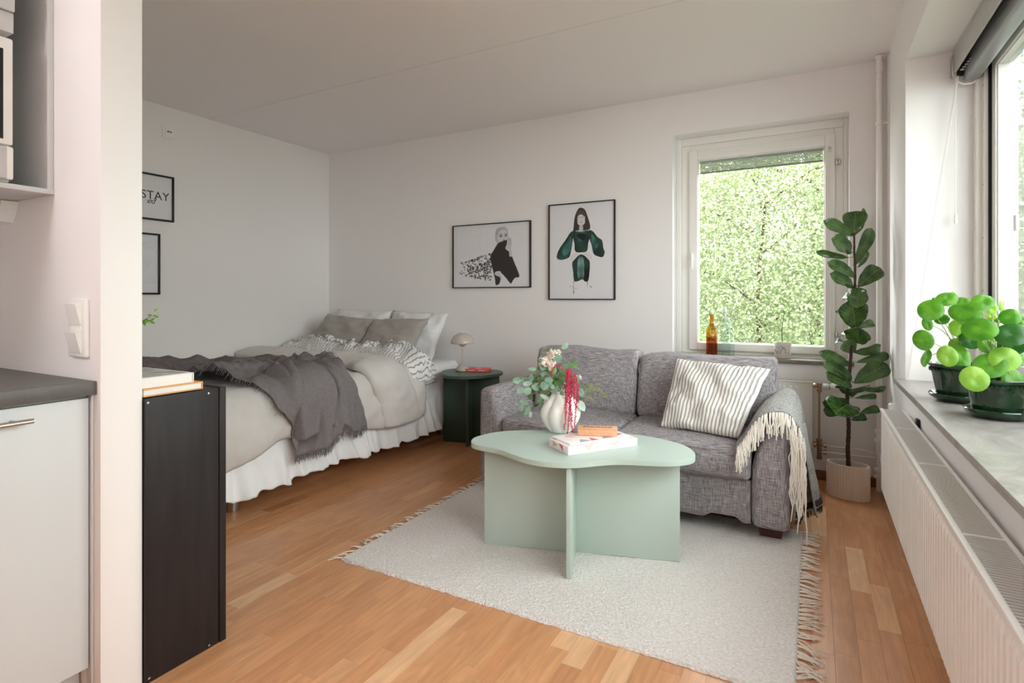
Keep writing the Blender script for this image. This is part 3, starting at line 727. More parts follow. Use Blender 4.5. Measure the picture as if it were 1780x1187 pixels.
# ---- double light switch on the partition
sw = thing('light_switch', 'white double rocker light switch on the kitchen side of the partition', 'switch', (-1.79, .781, .945))
MB().bbox(-1.84, -1.745, .769, .781, .945, 1.107, .005, 3).build('plate', M_white, sw)
for z0, z1 in ((1.034, 1.093), (.957, 1.016)):
    k_ = MB(); vsr = [(-1.823, .769, z0), (-1.762, .769, z0), (-1.823, .769, z1), (-1.762, .769, z1), (-1.823, .766, z0+.001), (-1.762, .766, z0+.001), (-1.823, .753, z1-.001), (-1.762, .753, z1-.001)]
    k_.add(vsr, [(0, 1, 5, 4), (2, 6, 7, 3), (0, 4, 6, 2), (1, 3, 7, 5), (4, 5, 7, 6)]); k_.build('rocker', M_white, sw, smooth=0)
MB().bbox(-1.823, -1.762, .7665, .769, 1.018, 1.032, .001).build('insert', M_white, sw)

# ---- kitchen corner
kc = thing('base_cabinet', 'light grey kitchen base cabinet with a steel bar handle', 'cabinet', (-2.0, .2, 0))
MB().bbox(-2.322, -1.752, -.42, .776, .10, .846, .002).build('body', M_cab, kc)
MB().bbox(-2.30, -1.79, -.42, .776, 0, .10, .002).build('plinth', M_cab, kc)
for (ya, yb) in ((.176, .7715), (-.42, .172)):
    d_ = MB().bbox(-1.750, -1.730, ya, yb, .104, .838, .0015).build('door', M_cab, kc)
    h_ = MB(); h_.tube([(-1.698, ya+.10, .8045), (-1.698, ya+.462, .8045)], .0062, 12)
    for yy in (ya+.14, ya+.43): h_.tube([(-1.731, yy, .8045), (-1.700, yy, .8045)], .005, 10)
    h_.build('handle', M_steel, d_)
MB().bbox(-1.748, -1.722, .774, .7805, .0, .846, .0015).build('filler_strip', M_cab, kc)
ct = MB().bbox(-2.33, -1.707, -.42, .781, .847, .884, .002).build('worktop', M_counter); recenter(ct, (-2.0, .2, .847)); tag(ct, 'dark grey speckled kitchen worktop ending at the partition', 'worktop')
wc = thing('wall_cabinet', 'white upper kitchen cabinet housing a microwave over the worktop', 'cabinet', (-2.1, .45, 1.41))
MB().bbox(-2.33, -1.945, .0, .781, 1.411, 1.4255, .001).build('bottom_shelf', M_cab, wc)
MB().bbox(-2.33, -1.950, .765, .7805, 1.4255, 2.42, .001).build('side_panel', M_cab, wc)
MB().bbox(-2.33, -1.950, .0, .016, 1.4255, 2.42, .001).build('side_panel', M_cab, wc)
MB().bbox(-2.33, -1.955, .016, .690, 1.845, 1.90, .001).build('rail', M_cab, wc)
MB().bbox(-1.968, -1.947, .018, .690, 1.903, 2.41, .001).build('door', M_cab, wc)
MB().bbox(-2.325, -1.97, .018, .690, 1.903, 2.41, .001).build('body', M_cab, wc)
mw = thing('microwave', 'white built-in microwave with dark glass window on the kitchen shelf', 'microwave', (-2.1, .43, 1.426))
MB().bbox(-2.30, -1.965, .03, .684, 1.430, 1.828, .004).build('body', M_white, mw)
dr = MB().bbox(-1.965, -1.945, .16, .686, 1.531, 1.825, .005).build('door', M_white, mw)
MB().bbox(-1.9455, -1.9440, .20, .664, 1.545, 1.792, .0005).build('glass', M_dark_gap, dr)
MB().bbox(-1.965, -1.940, .16, .686, 1.435, 1.5265, .006).build('control_panel', M_white, mw)
MB().bbox(-1.942, -1.938, .18, .670, 1.437, 1.5245, .002).build('trim', M_chrome, mw)
ws_ = thing('wall_socket', 'slanted white socket box under the upper kitchen cabinet', 'socket', (-2.2, .77, 1.345))
wsm = MB(); wsm.add([(-2.33, .781, 1.345), (-2.33, .781, 1.409), (-2.176, .781, 1.409), (-2.215, .781, 1.345), (-2.33, .745, 1.35), (-2.33, .740, 1.409), (-2.180, .740, 1.409), (-2.220, .745, 1.35)], [(4, 5, 6, 7)[::-1], (0, 4, 7, 3), (1, 2, 6, 5), (3, 7, 6, 2), (0, 1, 5, 4)])
wsm.build('box', M_white, ws_, smooth=0)
MB().bbox(-2.29, -2.215, .738, .742, 1.365, 1.395, .001).build('faceplate', M_wall, ws_)

# unseen glowing globe, added behind the camera to fill the room with light
gl = thing('fill_lamp', 'added fill lamp, a glowing globe hung out of view on the kitchen side', 'lamp', (-1.9, -.62, 1.95))
M_fill = bpy.data.materials.new('fill_lamp_glow'); M_fill.use_nodes = True
_o = M_fill.node_tree.nodes['Principled BSDF']; _o.inputs['Base Color'].default_value = (.9, .88, .86, 1); _o.inputs['Emission Color'].default_value = (.99, .98, 1.0, 1); _o.inputs['Emission Strength'].default_value = 5
_t = M_fill.node_tree.nodes.new('ShaderNodeTexNoise'); _t.inputs['Scale'].default_value = 8; _b = M_fill.node_tree.nodes.new('ShaderNodeBump'); _b.inputs['Strength'].default_value = .02; M_fill.node_tree.links.new(_t.outputs['Fac'], _b.inputs['Height']); M_fill.node_tree.links.new(_b.outputs[0], _o.inputs['Normal'])
MB().lathe([(0, -.05)]+[(.22*math.sin(math.radians(q)), .17-.22*math.cos(math.radians(q))) for q in range(12, 169, 12)]+[(.03, .388)], (-1.9, -.62, 1.80), 32).build('globe', M_fill, gl, smooth=60)
MB().lathe([(.03, .386), (.045, .390), (.045, .41), (.02, .425), (0, .425)], (-1.9, -.62, 1.80), 20).build('cap', M_white, gl)
MB().tube([(-1.9, -.62, 2.22), (-1.9, -.62, 2.46)], .004, 8).build('cable', M_white, gl)
MB().lathe([(0, 2.46), (.045, 2.462), (.05, 2.5), (0, 2.5)], (-1.9, -.62, 0), 20).build('ceiling_rose', M_white, gl)

# measured positions (world metres): leaf base, leaf tip, width, roll / centre, radii / centre, length, width, angle, kind
FICUS=[
((0.2, 3.615, 1.454),(0.211, 3.655, 1.597),0.096,0),
((0.206, 3.618, 1.486),(0.248, 3.641, 1.611),0.029,60),
((0.195, 3.612, 1.454),(0.051, 3.5, 1.543),0.054,20),
((0.189, 3.609, 1.358),(0.092, 3.511, 1.44),0.087,0),
((0.2, 3.615, 1.285),(0.289, 3.687, 1.502),0.054,25),
((0.175, 3.602, 1.333),(0.015, 3.537, 1.379),0.032,50),
((0.209, 3.62, 1.221),(0.069, 3.476, 1.316),0.054,15),
((0.22, 3.626, 1.278),(0.264, 3.673, 1.379),0.035,50),
((0.2, 3.615, 1.163),(0.081, 3.493, 1.25),0.058,10),
((0.223, 3.628, 1.172),(0.329, 3.651, 1.283),0.077,10),
((0.226, 3.629, 1.169),(0.209, 3.483, 1.065),0.077,0),
((0.192, 3.611, 1.112),(0.15, 3.656, 1.118),0.042,0),
((0.228, 3.631, 1.156),(0.235, 3.6, 1.039),0.032,40),
((0.209, 3.62, 0.945),(0.181, 3.514, 1.102),0.112,0),
((0.161, 3.594, 1.012),(0.118, 3.627, 1.043),0.029,0),
((0.22, 3.626, 0.942),(0.303, 3.717, 0.975),0.038,20),
((0.214, 3.623, 0.855),(0.222, 3.536, 0.952),0.103,0),
((0.178, 3.603, 0.9),(0.145, 3.676, 0.914),0.019,20),
((0.15, 3.588, 0.865),(0.112, 3.636, 0.867),0.026,20),
((0.203, 3.617, 0.807),(0.152, 3.589, 0.871),0.070,10),
((0.186, 3.608, 0.73),(0.031, 3.501, 0.822),0.048,20),
((0.197, 3.614, 0.807),(0.333, 3.687, 0.846),0.054,60),
((0.214, 3.623, 0.75),(0.378, 3.746, 0.798),0.042,30),
((0.192, 3.611, 0.653),(0.051, 3.5, 0.766),0.061,10),
((0.203, 3.617, 0.634),(0.364, 3.682, 0.752),0.087,10),
((0.189, 3.609, 0.609),(0.064, 3.507, 0.709),0.061,10),
((0.195, 3.612, 0.557),(0.188, 3.438, 0.633),0.128,0),
((0.228, 3.631, 0.602),(0.361, 3.737, 0.613),0.032,60),
((0.206, 3.618, 0.551),(0.318, 3.736, 0.561),0.026,30),
((0.183, 3.606, 0.506),(0.048, 3.51, 0.539),0.067,30),
((0.186, 3.608, 0.516),(0.105, 3.404, 0.503),0.135,0),
((0.166, 3.597, 0.48),(0.052, 3.58, 0.482),0.058,20),
((0.231, 3.632, 0.468),(0.328, 3.731, 0.492),0.038,20),
((0.189, 3.609, 0.429),(0.261, 3.671, 0.451),0.038,15),
]
PILEA1=[
((0.367, 2.436, 1.069),0.040,0.036),
((0.425, 2.503, 1.107),0.034,0.024),
((0.413, 2.52, 1.034),0.024,0.018),
((0.37, 2.511, 1.016),0.017,0.023),
((0.349, 2.461, 0.96),0.032,0.036),
((0.355, 2.483, 0.893),0.009,0.032),
((0.457, 2.521, 1.001),0.025,0.027),
((0.465, 2.446, 1.066),0.046,0.029),
((0.485, 2.483, 1.044),0.039,0.032),
((0.426, 2.491, 0.902),0.032,0.034),
((0.479, 2.557, 1.103),0.021,0.011),
((0.468, 2.608, 1.12),0.007,0.012),
((0.473, 2.513, 0.891),0.026,0.037),
((0.403, 2.564, 1.106),0.012,0.009),
((0.464, 2.55, 0.942),0.028,0.023),
((0.475, 2.553, 0.952),0.010,0.028),
((0.494, 2.504, 0.967),0.035,0.034),
]
PILEA2=[
((0.45, 2.183, 1.017),0.044,0.029),
((0.487, 2.273, 0.96),0.022,0.026),
((0.473, 2.25, 1.098),0.031,0.025),
((0.503, 2.298, 1.084),0.017,0.023),
((0.519, 2.356, 1.052),0.017,0.012),
((0.551, 2.301, 1.05),0.029,0.025),
((0.532, 2.209, 0.999),0.042,0.033),
((0.548, 2.263, 0.959),0.037,0.024),
((0.482, 2.21, 0.902),0.044,0.035),
((0.441, 2.191, 0.86),0.038,0.035),
((0.519, 2.214, 0.923),0.041,0.033),
((0.555, 2.273, 0.848),0.032,0.035),
((0.551, 2.367, 1.088),0.009,0.021),
((0.611, 2.429, 1.037),0.015,0.015),
((0.595, 2.36, 0.917),0.016,0.024),
((0.545, 2.39, 1.041),0.015,0.013),
((0.538, 2.393, 0.974),0.013,0.008),
]
EUC=[
((-1.227, 2.303, 0.72),0.039,0.029,0,0),
((-1.194, 2.279, 0.679),0.041,0.026,30,0),
((-1.213, 2.351, 0.714),0.033,0.033,0,0),
((-1.192, 2.348, 0.702),0.046,0.023,5,1),
((-1.166, 2.333, 0.732),0.025,0.033,0,0),
((-1.153, 2.32, 0.776),0.037,0.016,-5,0),
((-1.185, 2.33, 0.67),0.041,0.033,20,0),
((-1.202, 2.33, 0.615),0.025,0.045,70,0),
((-1.204, 2.299, 0.591),0.041,0.023,70,0),
((-1.177, 2.317, 0.578),0.049,0.020,55,0),
((-1.174, 2.343, 0.557),0.033,0.015,80,1),
((-1.153, 2.414, 0.811),0.025,0.025,0,1),
((-1.066, 2.421, 0.818),0.046,0.042,45,0),
((-1.022, 2.4, 0.883),0.037,0.025,40,0),
((-0.987, 2.418, 0.798),0.041,0.027,-40,2),
((-1.114, 2.376, 0.745),0.037,0.029,0,0),
((-1.084, 2.355, 0.725),0.041,0.024,0,0),
((-1.102, 2.345, 0.699),0.041,0.037,0,0),
((-1.072, 2.407, 0.686),0.021,0.033,0,1),
((-1.063, 2.349, 0.697),0.020,0.020,0,0),
((-1.063, 2.408, 0.66),0.033,0.017,65,0),
((-1.11, 2.364, 0.642),0.049,0.019,-28,1),
((-1.137, 2.401, 0.588),0.044,0.036,5,0),
((-1.115, 2.418, 0.595),0.017,0.025,0,0),
((-1.07, 2.434, 0.597),0.046,0.044,0,2),
((-1.061, 2.439, 0.622),0.046,0.029,80,2),
((-1.026, 2.411, 0.656),0.031,0.035,0,1),
((-0.973, 2.484, 0.656),0.025,0.038,0,0),
((-0.956, 2.445, 0.601),0.053,0.031,-65,1),
((-1.031, 2.438, 0.699),0.033,0.019,-60,1),
((-1.069, 2.381, 0.672),0.025,0.029,0,0),
((-1.151, 2.354, 0.69),0.041,0.037,0,0),
((-1.113, 2.318, 0.637),0.024,0.032,0,2),
((-1.032, 2.389, 0.751),0.025,0.025,0,2),
((-1.085, 2.468, 0.721),0.030,0.021,20,2),
((-1.01, 2.399, 0.792),0.020,0.016,0,2),
((-1.191, 2.369, 0.634),0.025,0.025,0,2),
((-1.097, 2.414, 0.644),0.033,0.025,0,2),
((-1.164, 2.388, 0.721),0.033,0.025,30,0),
]
FLOW=[((-1.093, 2.411, 0.844),0.025),((-1.082, 2.451, 0.845),0.017),((-1.116, 2.375, 0.807),0.026),((-1.083, 2.382, 0.79),0.025),((-1.139, 2.386, 0.79),0.015),((-1.115, 2.422, 0.817),0.021),((-0.982, 2.471, 0.726),0.017),((-1.12, 2.419, 0.867),0.010),((-0.964, 2.481, 0.69),0.010)]
AMA=[[(-0.994, 2.351, 0.778),(-0.995, 2.35, 0.726),(-0.997, 2.349, 0.678),(-0.994, 2.351, 0.618),(-0.994, 2.351, 0.578),(-1.004, 2.345, 0.506)],
[(-0.974, 2.356, 0.775),(-0.973, 2.357, 0.719),(-0.974, 2.356, 0.663),(-0.978, 2.354, 0.599),(-0.983, 2.351, 0.539),(-0.988, 2.348, 0.463)],
[(-0.957, 2.36, 0.76),(-0.946, 2.365, 0.712),(-0.946, 2.365, 0.664),(-0.951, 2.363, 0.616),(-0.955, 2.361, 0.56),(-0.958, 2.359, 0.52)],
[(-0.981, 2.341, 0.782),(-0.979, 2.342, 0.712),(-0.978, 2.343, 0.641),(-0.969, 2.347, 0.577),(-0.969, 2.347, 0.529),(-0.938, 2.319, 0.493),(-0.9, 2.339, 0.479)],
[(-0.962, 2.346, 0.753),(-0.956, 2.348, 0.697),(-0.955, 2.349, 0.642),(-0.941, 2.357, 0.606)],
[(-1.047, 2.294, 0.76),(-1.036, 2.299, 0.787),(-1.019, 2.309, 0.801),(-0.998, 2.32, 0.789),(-0.984, 2.328, 0.77)],
[(-0.979, 2.325, 0.723),(-0.977, 2.326, 0.663),(-0.987, 2.32, 0.62),(-0.986, 2.321, 0.549)]]
SPR=[[(-1.037, 2.464, 0.641),(-0.982, 2.494, 0.658),(-0.941, 2.516, 0.674),(-0.936, 2.519, 0.687)],
[(-1.037, 2.464, 0.637),(-0.963, 2.504, 0.637),(-0.927, 2.524, 0.62)],
[(-0.982, 2.494, 0.653),(-0.927, 2.524, 0.662),(-0.901, 2.538, 0.666),(-0.871, 2.554, 0.632)],
[(-1.174, 2.39, 0.742),(-1.159, 2.398, 0.708),(-1.148, 2.404, 0.683)],
[(-1.089, 2.436, 0.674),(-1.115, 2.422, 0.658),(-1.137, 2.41, 0.653)],
[(-1.089, 2.436, 0.658),(-1.174, 2.39, 0.658),(-1.203, 2.374, 0.632)]]

# ------------------------------------------------------------------ outside: slope and trees
hl = MB(); hl.grid(24, 20, lambda u, v: (lerp(-16, 18, u), lerp(4.5, 30, v), -3.2+6.5*max(0, v-.05)**.9+.3*nz(u*9, v*9)))
structure(hl.build('hillside', M_grass, smooth=60))
structure(MB().grid(10, 10, lambda u, v: (lerp(1.5, 30, u), lerp(-14, 4.6, v), -3.2+.2*nz(u*5, v*5))).build('lawn', M_grass, smooth=60))
def tree(label, x, y, zc, rx, ry, rz, n, m, leaf=.085, seed=0, group=None, tw=1.0):
    t = thing('tree', label, 'tree', (x, y, -2.2), group); rnd = random.Random(seed); mb = MB()
    M_bk = M_bark
    vs = []; fs = []
    for i in range(n):
        a = rnd.uniform(0, 2*PI); cz = rnd.uniform(-1, 1); r = (1-.62*rnd.random()**1.6)
        s_ = math.sqrt(1-cz*cz); d = Vector((math.cos(a)*s_, math.sin(a)*s_, cz))
        lump = 1+.28*noise.noise(d*2.3+Vector((seed, 0, 0)))+.12*noise.noise(d*6+Vector((seed, 5, 0)))
        p = Vector((x+d.x*rx*r*lump, y+d.y*ry*r*lump, zc+d.z*rz*r*lump))
        L = leaf*rnd.uniform(.6, 1.3)
        ax = Vector((rnd.uniform(-1, 1), rnd.uniform(-1, 1), rnd.uniform(-1, .35))).normalized()
        sd = ax.cross(Vector((rnd.uniform(-1, 1), rnd.uniform(-1, 1), rnd.uniform(-1, 1)))).normalized()*L*.36
        k = len(vs); vs += [p, p+ax*L*.5+sd, p+ax*L, p+ax*L*.5-sd]; fs.append((k, k+1, k+2, k+3))
    mb.v = [tuple(q) for q in vs]; mb.f = fs; mb.mi = [0]*len(fs)
    mb.build('foliage', m, t, smooth=0, kind='stuff')
    tr = MB(); tr.tube([(x, y, -3.3), (x+.1, y, -1.5), (x, y, zc-rz*.3), (x+.15, y+.1, zc+rz*.5)], [.16*tw, .13*tw, .09*tw, .03*tw], 8)
    for k in range(7):
        a = k*2.4; z = zc-rz*.5+k*rz*.15
        tr.tube([(x, y, z), (x+math.cos(a)*rx*.4, y+math.sin(a)*ry*.4, z+rz*.2), (x+math.cos(a)*rx*.75, y+math.sin(a)*ry*.75, z+rz*.25)], [.05*tw, .03*tw, .012*tw], 6)
    tr.build('trunk', M_bk, t)
    return t
tree('pale green leafy tree filling the middle of the back window view', -.8, 9.9, 1.9, 2.3, 1.0, 2.6, 64000, M_tree[1], .050, 1, tw=.35)
tree('deeper green tree low on the right of the back window view', .75, 7.7, -.25, 1.2, .7, 1.0, 14000, M_tree[2], .055, 2)
tree('broad light green tree on the left of the back window view', -4.9, 10.6, 1.8, 1.7, 1.4, 3.0, 16000, M_tree[0], .09, 3)
tree('tall pale tree standing behind the others beyond the back window', .0, 13.6, 3.2, 4.6, 1.4, 4.2, 36000, M_tree[0], .10, 4)
tree('low green bush under the middle tree outside the back window', -1.7, 7.6, -.35, 1.1, .7, 1.1, 14000, M_tree[2], .055, 5)
tree('green tree seen at the edge of the right window', 3.9, 9.5, 1.5, 2.0, 1.6, 2.6, 12000, M_tree[0], .12, 6)
tree('wide tree standing out on the lawn beyond the right window', 8.2, 3.5, 1.2, 2.4, 2.4, 2.8, 10000, M_tree[0], .17, 7)

# ------------------------------------------------------------------ rug
rg = thing('rug', 'off-white hand-tufted wool rug with fringed short ends under the coffee table', 'rug', (-.9, 2.3, 0))
RX0, RX1, RY0_, RY1_ = -1.755, -.04, 1.705, 2.955
def rugf(u, v):
    x = lerp(RX0, RX1, u); y = lerp(RY0_, RY1_, v)
    e = min(u*(RX1-RX0), (1-u)*(RX1-RX0), v*(RY1_-RY0_), (1-v)*(RY1_-RY0_))
    z = .0115+.0016*nz(x, y, 0, 70)+.0012*nz(x, y, 3, 160)+.0012*nz(x*8, y*2, 1)
    if e < .008: z = lerp(.001, z, max(0, e)/.008)
    jx = .004*nz(x, y, 5, 45) if e < .001 else 0
    if v < .001 or v > .999: y += .005*nz(x*60, 3, y)
    if u < .001 or u > .999: x += .003*nz(y*60, 3, x)
    return (x, y, z)
MB().grid(430, 320, rugf).build('pile', M_rug, rg, smooth=60, kind='stuff')
for sg, xe, sd in ((-1, RX0, 1), (1, RX1, 2)):
    rnd = random.Random(sd); fm = MB(); nT = 34 if sg < 0 else 44
    for k in range(nT):
        y = RY0_+.012+(RY1_-RY0_-.03)*k/(nT-1); th = rnd.uniform(-.55, .55)
        for q in range(3 if sg < 0 else 4):
            a = th+rnd.uniform(-.28, .28); L = (rnd.uniform(.035, .062) if sg < 0 else rnd.uniform(.05, .085)); p0 = Vector((xe-.004*sg, y+rnd.uniform(-.006, .006), .007)); wv = rnd.uniform(-1, 1)*.010
            pts = []
            for t in [0, .2, .4, .6, .8, 1]:
                pts.append(p0+Vector((sg*math.cos(a)*L*t, math.sin(a)*L*t+wv*math.sin(t*4.2), .004*math.sin(t*3)-.0048*t)))
            fm.tube(pts, [.0022, .0022, .0020, .0019, .0018, .0013], n=4, caps=False)
    fm.build('fringe', M_rugyarn if sg > 0 else M_fringe, rg, kind='stuff')

# ------------------------------------------------------------------ sofa
sf = thing('sofa', 'two seat grey melange sofa bed with loose back cushions under the window', 'sofa', (-.9, 3.1, 0))
def arm(sg, name):
    xo = -1.70 if sg < 0 else -.088          # outer face
    d = 1 if sg < 0 else -1                  # towards the seat
    def shape(q):
        t = max(0, min(1, (q.z-.34)/.24)); k = max(0, min(1, ((q.x-xo)*d-.02)/.11))
        q.x -= d*.064*t*k     # inner face leans outwards at the top
        return q
    mb = MB(); x0, x1 = sorted((xo, xo+d*.158))
    softbox(mb, x0, x1, 2.722, 3.545, .066, .588, r=.030, puff=.006, n=16, wr=.003, seed=sg*3, shape=shape)
    return weld(mb.build(name, M_sofa, sf, smooth=180))
arm(-1, 'armrest'); arm(1, 'armrest')
weld(softbox(MB(), -1.56, -.24, 3.30, 3.56, .08, .70, r=.035, puff=.006, n=14, wr=.004, seed=9).build('back_frame', M_sofa, sf, smooth=180))
# drawer front with an arched lower edge
fp = MB()
def frontp(u, v):
    x = lerp(-1.545, -.250, u); zb = .072+.022*(1 if abs((x+.37)) < .055 or abs((x+1.42)) < .055 else 0)
    t = abs(x+.37)-.055
    if 0 < t < .03: zb = lerp(.094, .072, t/.03)
    z = lerp(zb, .272, v); e = min(u, 1-u)*1.29
    y = 2.742+.010*(1-min(1, e/.014))**2+.008*(1-min(1, v/.06))**2+.0015*nz(x, z, 0, 14)
    return (x, y, z)
fp.grid(90, 12, frontp); fp.box(-1.545, -.25, 2.752, 2.80, .095, .27); fp.build('front_panel', M_sofa, sf, smooth=50)
for i, (a, b) in enumerate(((-1.545, -.897), (-.894, -.250))):
    mb = MB(); softbox(mb, a, b, 2.705, 3.33, .274, .432, r=.030, puff=.018, n=22, wr=.006, seed=20+i*7, wf=6, pw3=(.1, .5, 1))
    c_ = weld(mb.build('seat_cushion', M_sofa, sf, smooth=180))
    p_ = MB(); p_.tube(spline([(a+.02, 2.712, .405), (a+.2, 2.700, .409), (b-.2, 2.700, .409), (b-.02, 2.712, .405)], 8, False), .0028, 6); p_.build('piping', M_sofa, c_)
for i, (a, b, top) in enumerate(((-1.555, -.905, .795), (-.895, -.165, .785))):
    def shape(q, a=a, b=b, i=i):
        t = (q.z-.42)/.38
        q.y += .07*t+.02*math.sin(t*PI)*0
        q.z += .005*math.sin((q.x-a)/(b-a)*PI*2+i)*t - (.018*max(0, 1-(q.x-a)/.12)*t if i == 1 else 0)
        q.y -= .012*t*nz(q.x*9, q.z*9, i)
        return q
    mb = MB(); softbox(mb, a, b, 3.13, 3.30, .425, top, r=.030, puff=.030, n=30, wr=.008, seed=40+i*11, wf=7, shape=shape, pw3=(.1, 1, .15))
    c_ = weld(mb.build('back_cushion', M_sofa, sf, smooth=180))
    q_ = [Vector((a+.02, 3.135, .47)), Vector((a+.018, 3.14, .62)), Vector((a+.03, 3.145, top-.035)), Vector(((a+b)/2, 3.140, top-.015)), Vector((b-.03, 3.145, top-.035)), Vector((b-.018, 3.14, .62)), Vector((b-.02, 3.135, .47))]
    q_ = [shape(k) for k in q_]
    MB().tube(spline(q_, 8, False), .003, 6).build('piping', M_sofa, c_)
for (x, y) in ((-.17, 2.845), (-1.615, 2.845), (-.17, 3.48), (-1.615, 3.48)):
    l_ = MB(); w = .055
    l_.add([(x-w*.82, y-.052, .012), (x+w*.82, y-.052, .012), (x+w*.82, y+.05, .012), (x-w*.82, y+.05, .012), (x-w, y-.06, .072), (x+w, y-.06, .072), (x+w, y+.055, .072), (x-w, y+.055, .072)], [(3, 2, 1, 0), (4, 5, 6, 7), (0, 1, 5, 4), (1, 2, 6, 5), (2, 3, 7, 6), (3, 0, 4, 7)])
    l_.build('leg', M_legwood, sf, smooth=0)
cu = pillow('cushion', (-.660, 3.10, .778), (-.185, 3.02, .757), (-.305, 2.80, .445), (-.690, 2.855, .452), .135, M_stripe, None, n=34, wr=.010, seed=3, pinch=.035, wf=6)
recenter(cu, (-.45, 2.9, .45)); tag(cu, 'large cream and grey striped seersucker cushion leaning on the right sofa seat', 'cushion')

# wool throw over the right arm
tw = thing('throw_blanket', 'grey wool throw with long cream fringe draped over the right sofa arm', 'blanket', (-.15, 2.9, .6))
# path across the arm, from the seat over the top down the outer side; (x, z) by arc position
path = [(-.305, .440), (-.285, .462), (-.262, .500), (-.238, .548), (-.205, .592), (-.165, .612), (-.12, .612), (-.085, .596), (-.062, .555), (-.050, .48), (-.038, .40), (-.024, .31), (-.010, .22), (.004, .135)]
def blanket(u, v):
    k = u*(len(path)-1); i = min(int(k), len(path)-2); f_ = k-i
    x = lerp(path[i][0], path[i+1][0], f_); z = lerp(path[i][1], path[i+1][1], f_)
    # front edge: on the inner side reaches the seat front, at the outer side swings back
    yf = pw(u, [(0, 2.672), (.30, 2.690), (.5, 2.712), (.62, 2.735), (.75, 2.745), (1, 2.80)])
    yb = pw(u, [(0, 2.93), (.3, 3.10), (.45, 3.32), (.6, 3.36), (1, 3.10)])
    y = lerp(yf, yb, v)
    out = .008+.006*nz(u*7, v*3, 2)+.010*max(0, u-.55)*math.sin(v*13+u*3)
    sag = 0
    if u < .33: z += out*.7; x += -.0*out
    elif u < .62: z += out
    else: x += out+.018*(u-.62)*math.sin(v*9+1)
    if v < .03 and u < .62: z -= .012
    return (x, y, z)
bl_ = MB().grid(70, 40, blanket).build('blanket', M_wool, tw, smooth=180, solid=.007)
fr_ = MB(); roots = []
for k in range(46):
    u = .02+.70*k/45; p = Vector(blanket(u, 0)); roots.append(p+Vector((0, -.003, -.003)))
rnd = random.Random(5)
for i, p in enumerate(roots):
    u = .02+.70*i/45; Lf = .105 if u < .6 else .15
    for q in range(2):
        s0 = p+Vector((rnd.uniform(-.004, .004), rnd.uniform(-.004, .0), 0)); L = Lf*rnd.uniform(.8, 1.15); dx = rnd.uniform(-.014, .014); wv = rnd.uniform(-.006, .006)
        mid = s0+Vector((dx*.4+wv, -.012, -L*.4)); end = s0+Vector((dx, -.006, -L))
        fr_.tube([s0, s0+Vector((0, -.009, -L*.12)), mid, s0+Vector((dx*.8-wv, -.010, -L*.72)), end], [.0026, .0028, .0030, .0030, .0026], 5, caps=False)
# lower hank of fringe hanging on the outer front corner
for i in range(44):
    t = i/43; z0 = lerp(.50, .30, rnd.random()); x0 = lerp(-.085, -.028, t); s0 = Vector((x0, 2.715-.01*rnd.random(), z0+.08*(1-t)))
    L = rnd.uniform(.17, .30); L = min(L, s0.z-.04); dx = rnd.uniform(-.012, .012); wv = rnd.uniform(-.008, .008)
    fr_.tube([s0, s0+Vector((wv, -.008, -L*.25)), s0+Vector((dx*.5-wv, -.010, -L*.5)), s0+Vector((dx*.7+wv, -.006, -L*.75)), s0+Vector((dx, -.004, -L))], [.0026, .0029, .0030, .0029, .0022], 5, caps=False)
fr_.build('fringe', M_fringe, tw, kind='stuff')
# back flap hanging outside with a dark end band
def flap(u, v):
    y = lerp(2.745, 2.96, u); z = lerp(.52, .125+.03*u, v)
    x = lerp(-.084, -.035+.075*v, u**.8)+.012*math.sin(u*9+1)*v+.004*nz(u*6, v*6)
    return (x, y, z)
MB().grid(30, 40, flap).build('back_flap', M_wool, tw, smooth=180, solid=.006)
MB().grid(30, 3, lambda u, v: (flap(u, .90+.07*v)[0]+.006, flap(u, .90+.07*v)[1]-.002, flap(u, .90+.07*v)[2])).build('end_band', M_wooldark, tw, smooth=180, solid=.004, label='charcoal woven band near the hem')
f2 = MB(); strands(f2, [Vector(flap(k/50, 1)) for k in range(51)], (0, 0, -1), .028, .0016, .15, 4, 3, wav=.002, seed=8); f2.build('short_fringe', M_wooldark, tw, kind='stuff')

# ------------------------------------------------------------------ coffee table
OUT = [(-1.327, 2.063), (-1.361, 2.13), (-1.356, 2.20), (-1.325, 2.285), (-1.261, 2.353), (-1.168, 2.409), (-1.06, 2.436), (-.97, 2.452), (-.89, 2.50), (-.80, 2.538), (-.719, 2.550), (-.650, 2.544), (-.585, 2.522), (-.517, 2.486), (-.462, 2.435), (-.426, 2.360), (-.421, 2.275), (-.480, 2.200), (-.563, 2.161), (-.643, 2.133), (-.695, 2.105), (-.742, 2.063), (-.785, 2.018), (-.833, 1.983), (-.887, 1.962), (-.946, 1.953), (-1.017, 1.962), (-1.088, 1.991), (-1.159, 2.022), (-1.232, 2.031), (-1.285, 2.038)]
ct_ = thing('coffee_table', 'sage green coffee table with wavy cloud-shaped top on the rug', 'table', (-.89, 2.25, .012))
sp_ = [(p.x, p.y) for p in spline([(a, b, 0) for a, b in OUT], 5)]
bm = bmesh.new(); vs_ = [bm.verts.new((a, b, .449)) for a, b in sp_]; f_ = bm.faces.new(vs_)
if f_.normal.z < 0: f_.normal_flip()
g_ = bmesh.ops.extrude_face_region(bm, geom=[f_]); bmesh.ops.translate(bm, verts=[v for v in g_['geom'] if isinstance(v, bmesh.types.BMVert)], vec=(0, 0, .021))
bmesh.ops.recalc_face_normals(bm, faces=bm.faces)
ed = [e for e in bm.edges if len(e.link_faces) == 2 and abs(e.calc_face_angle(0)) > 1.2]
bmesh.ops.bevel(bm, geom=ed, offset=.002, segments=2, affect='EDGES')
MB().bm(bm).build('tabletop', M_sage, ct_, smooth=35)
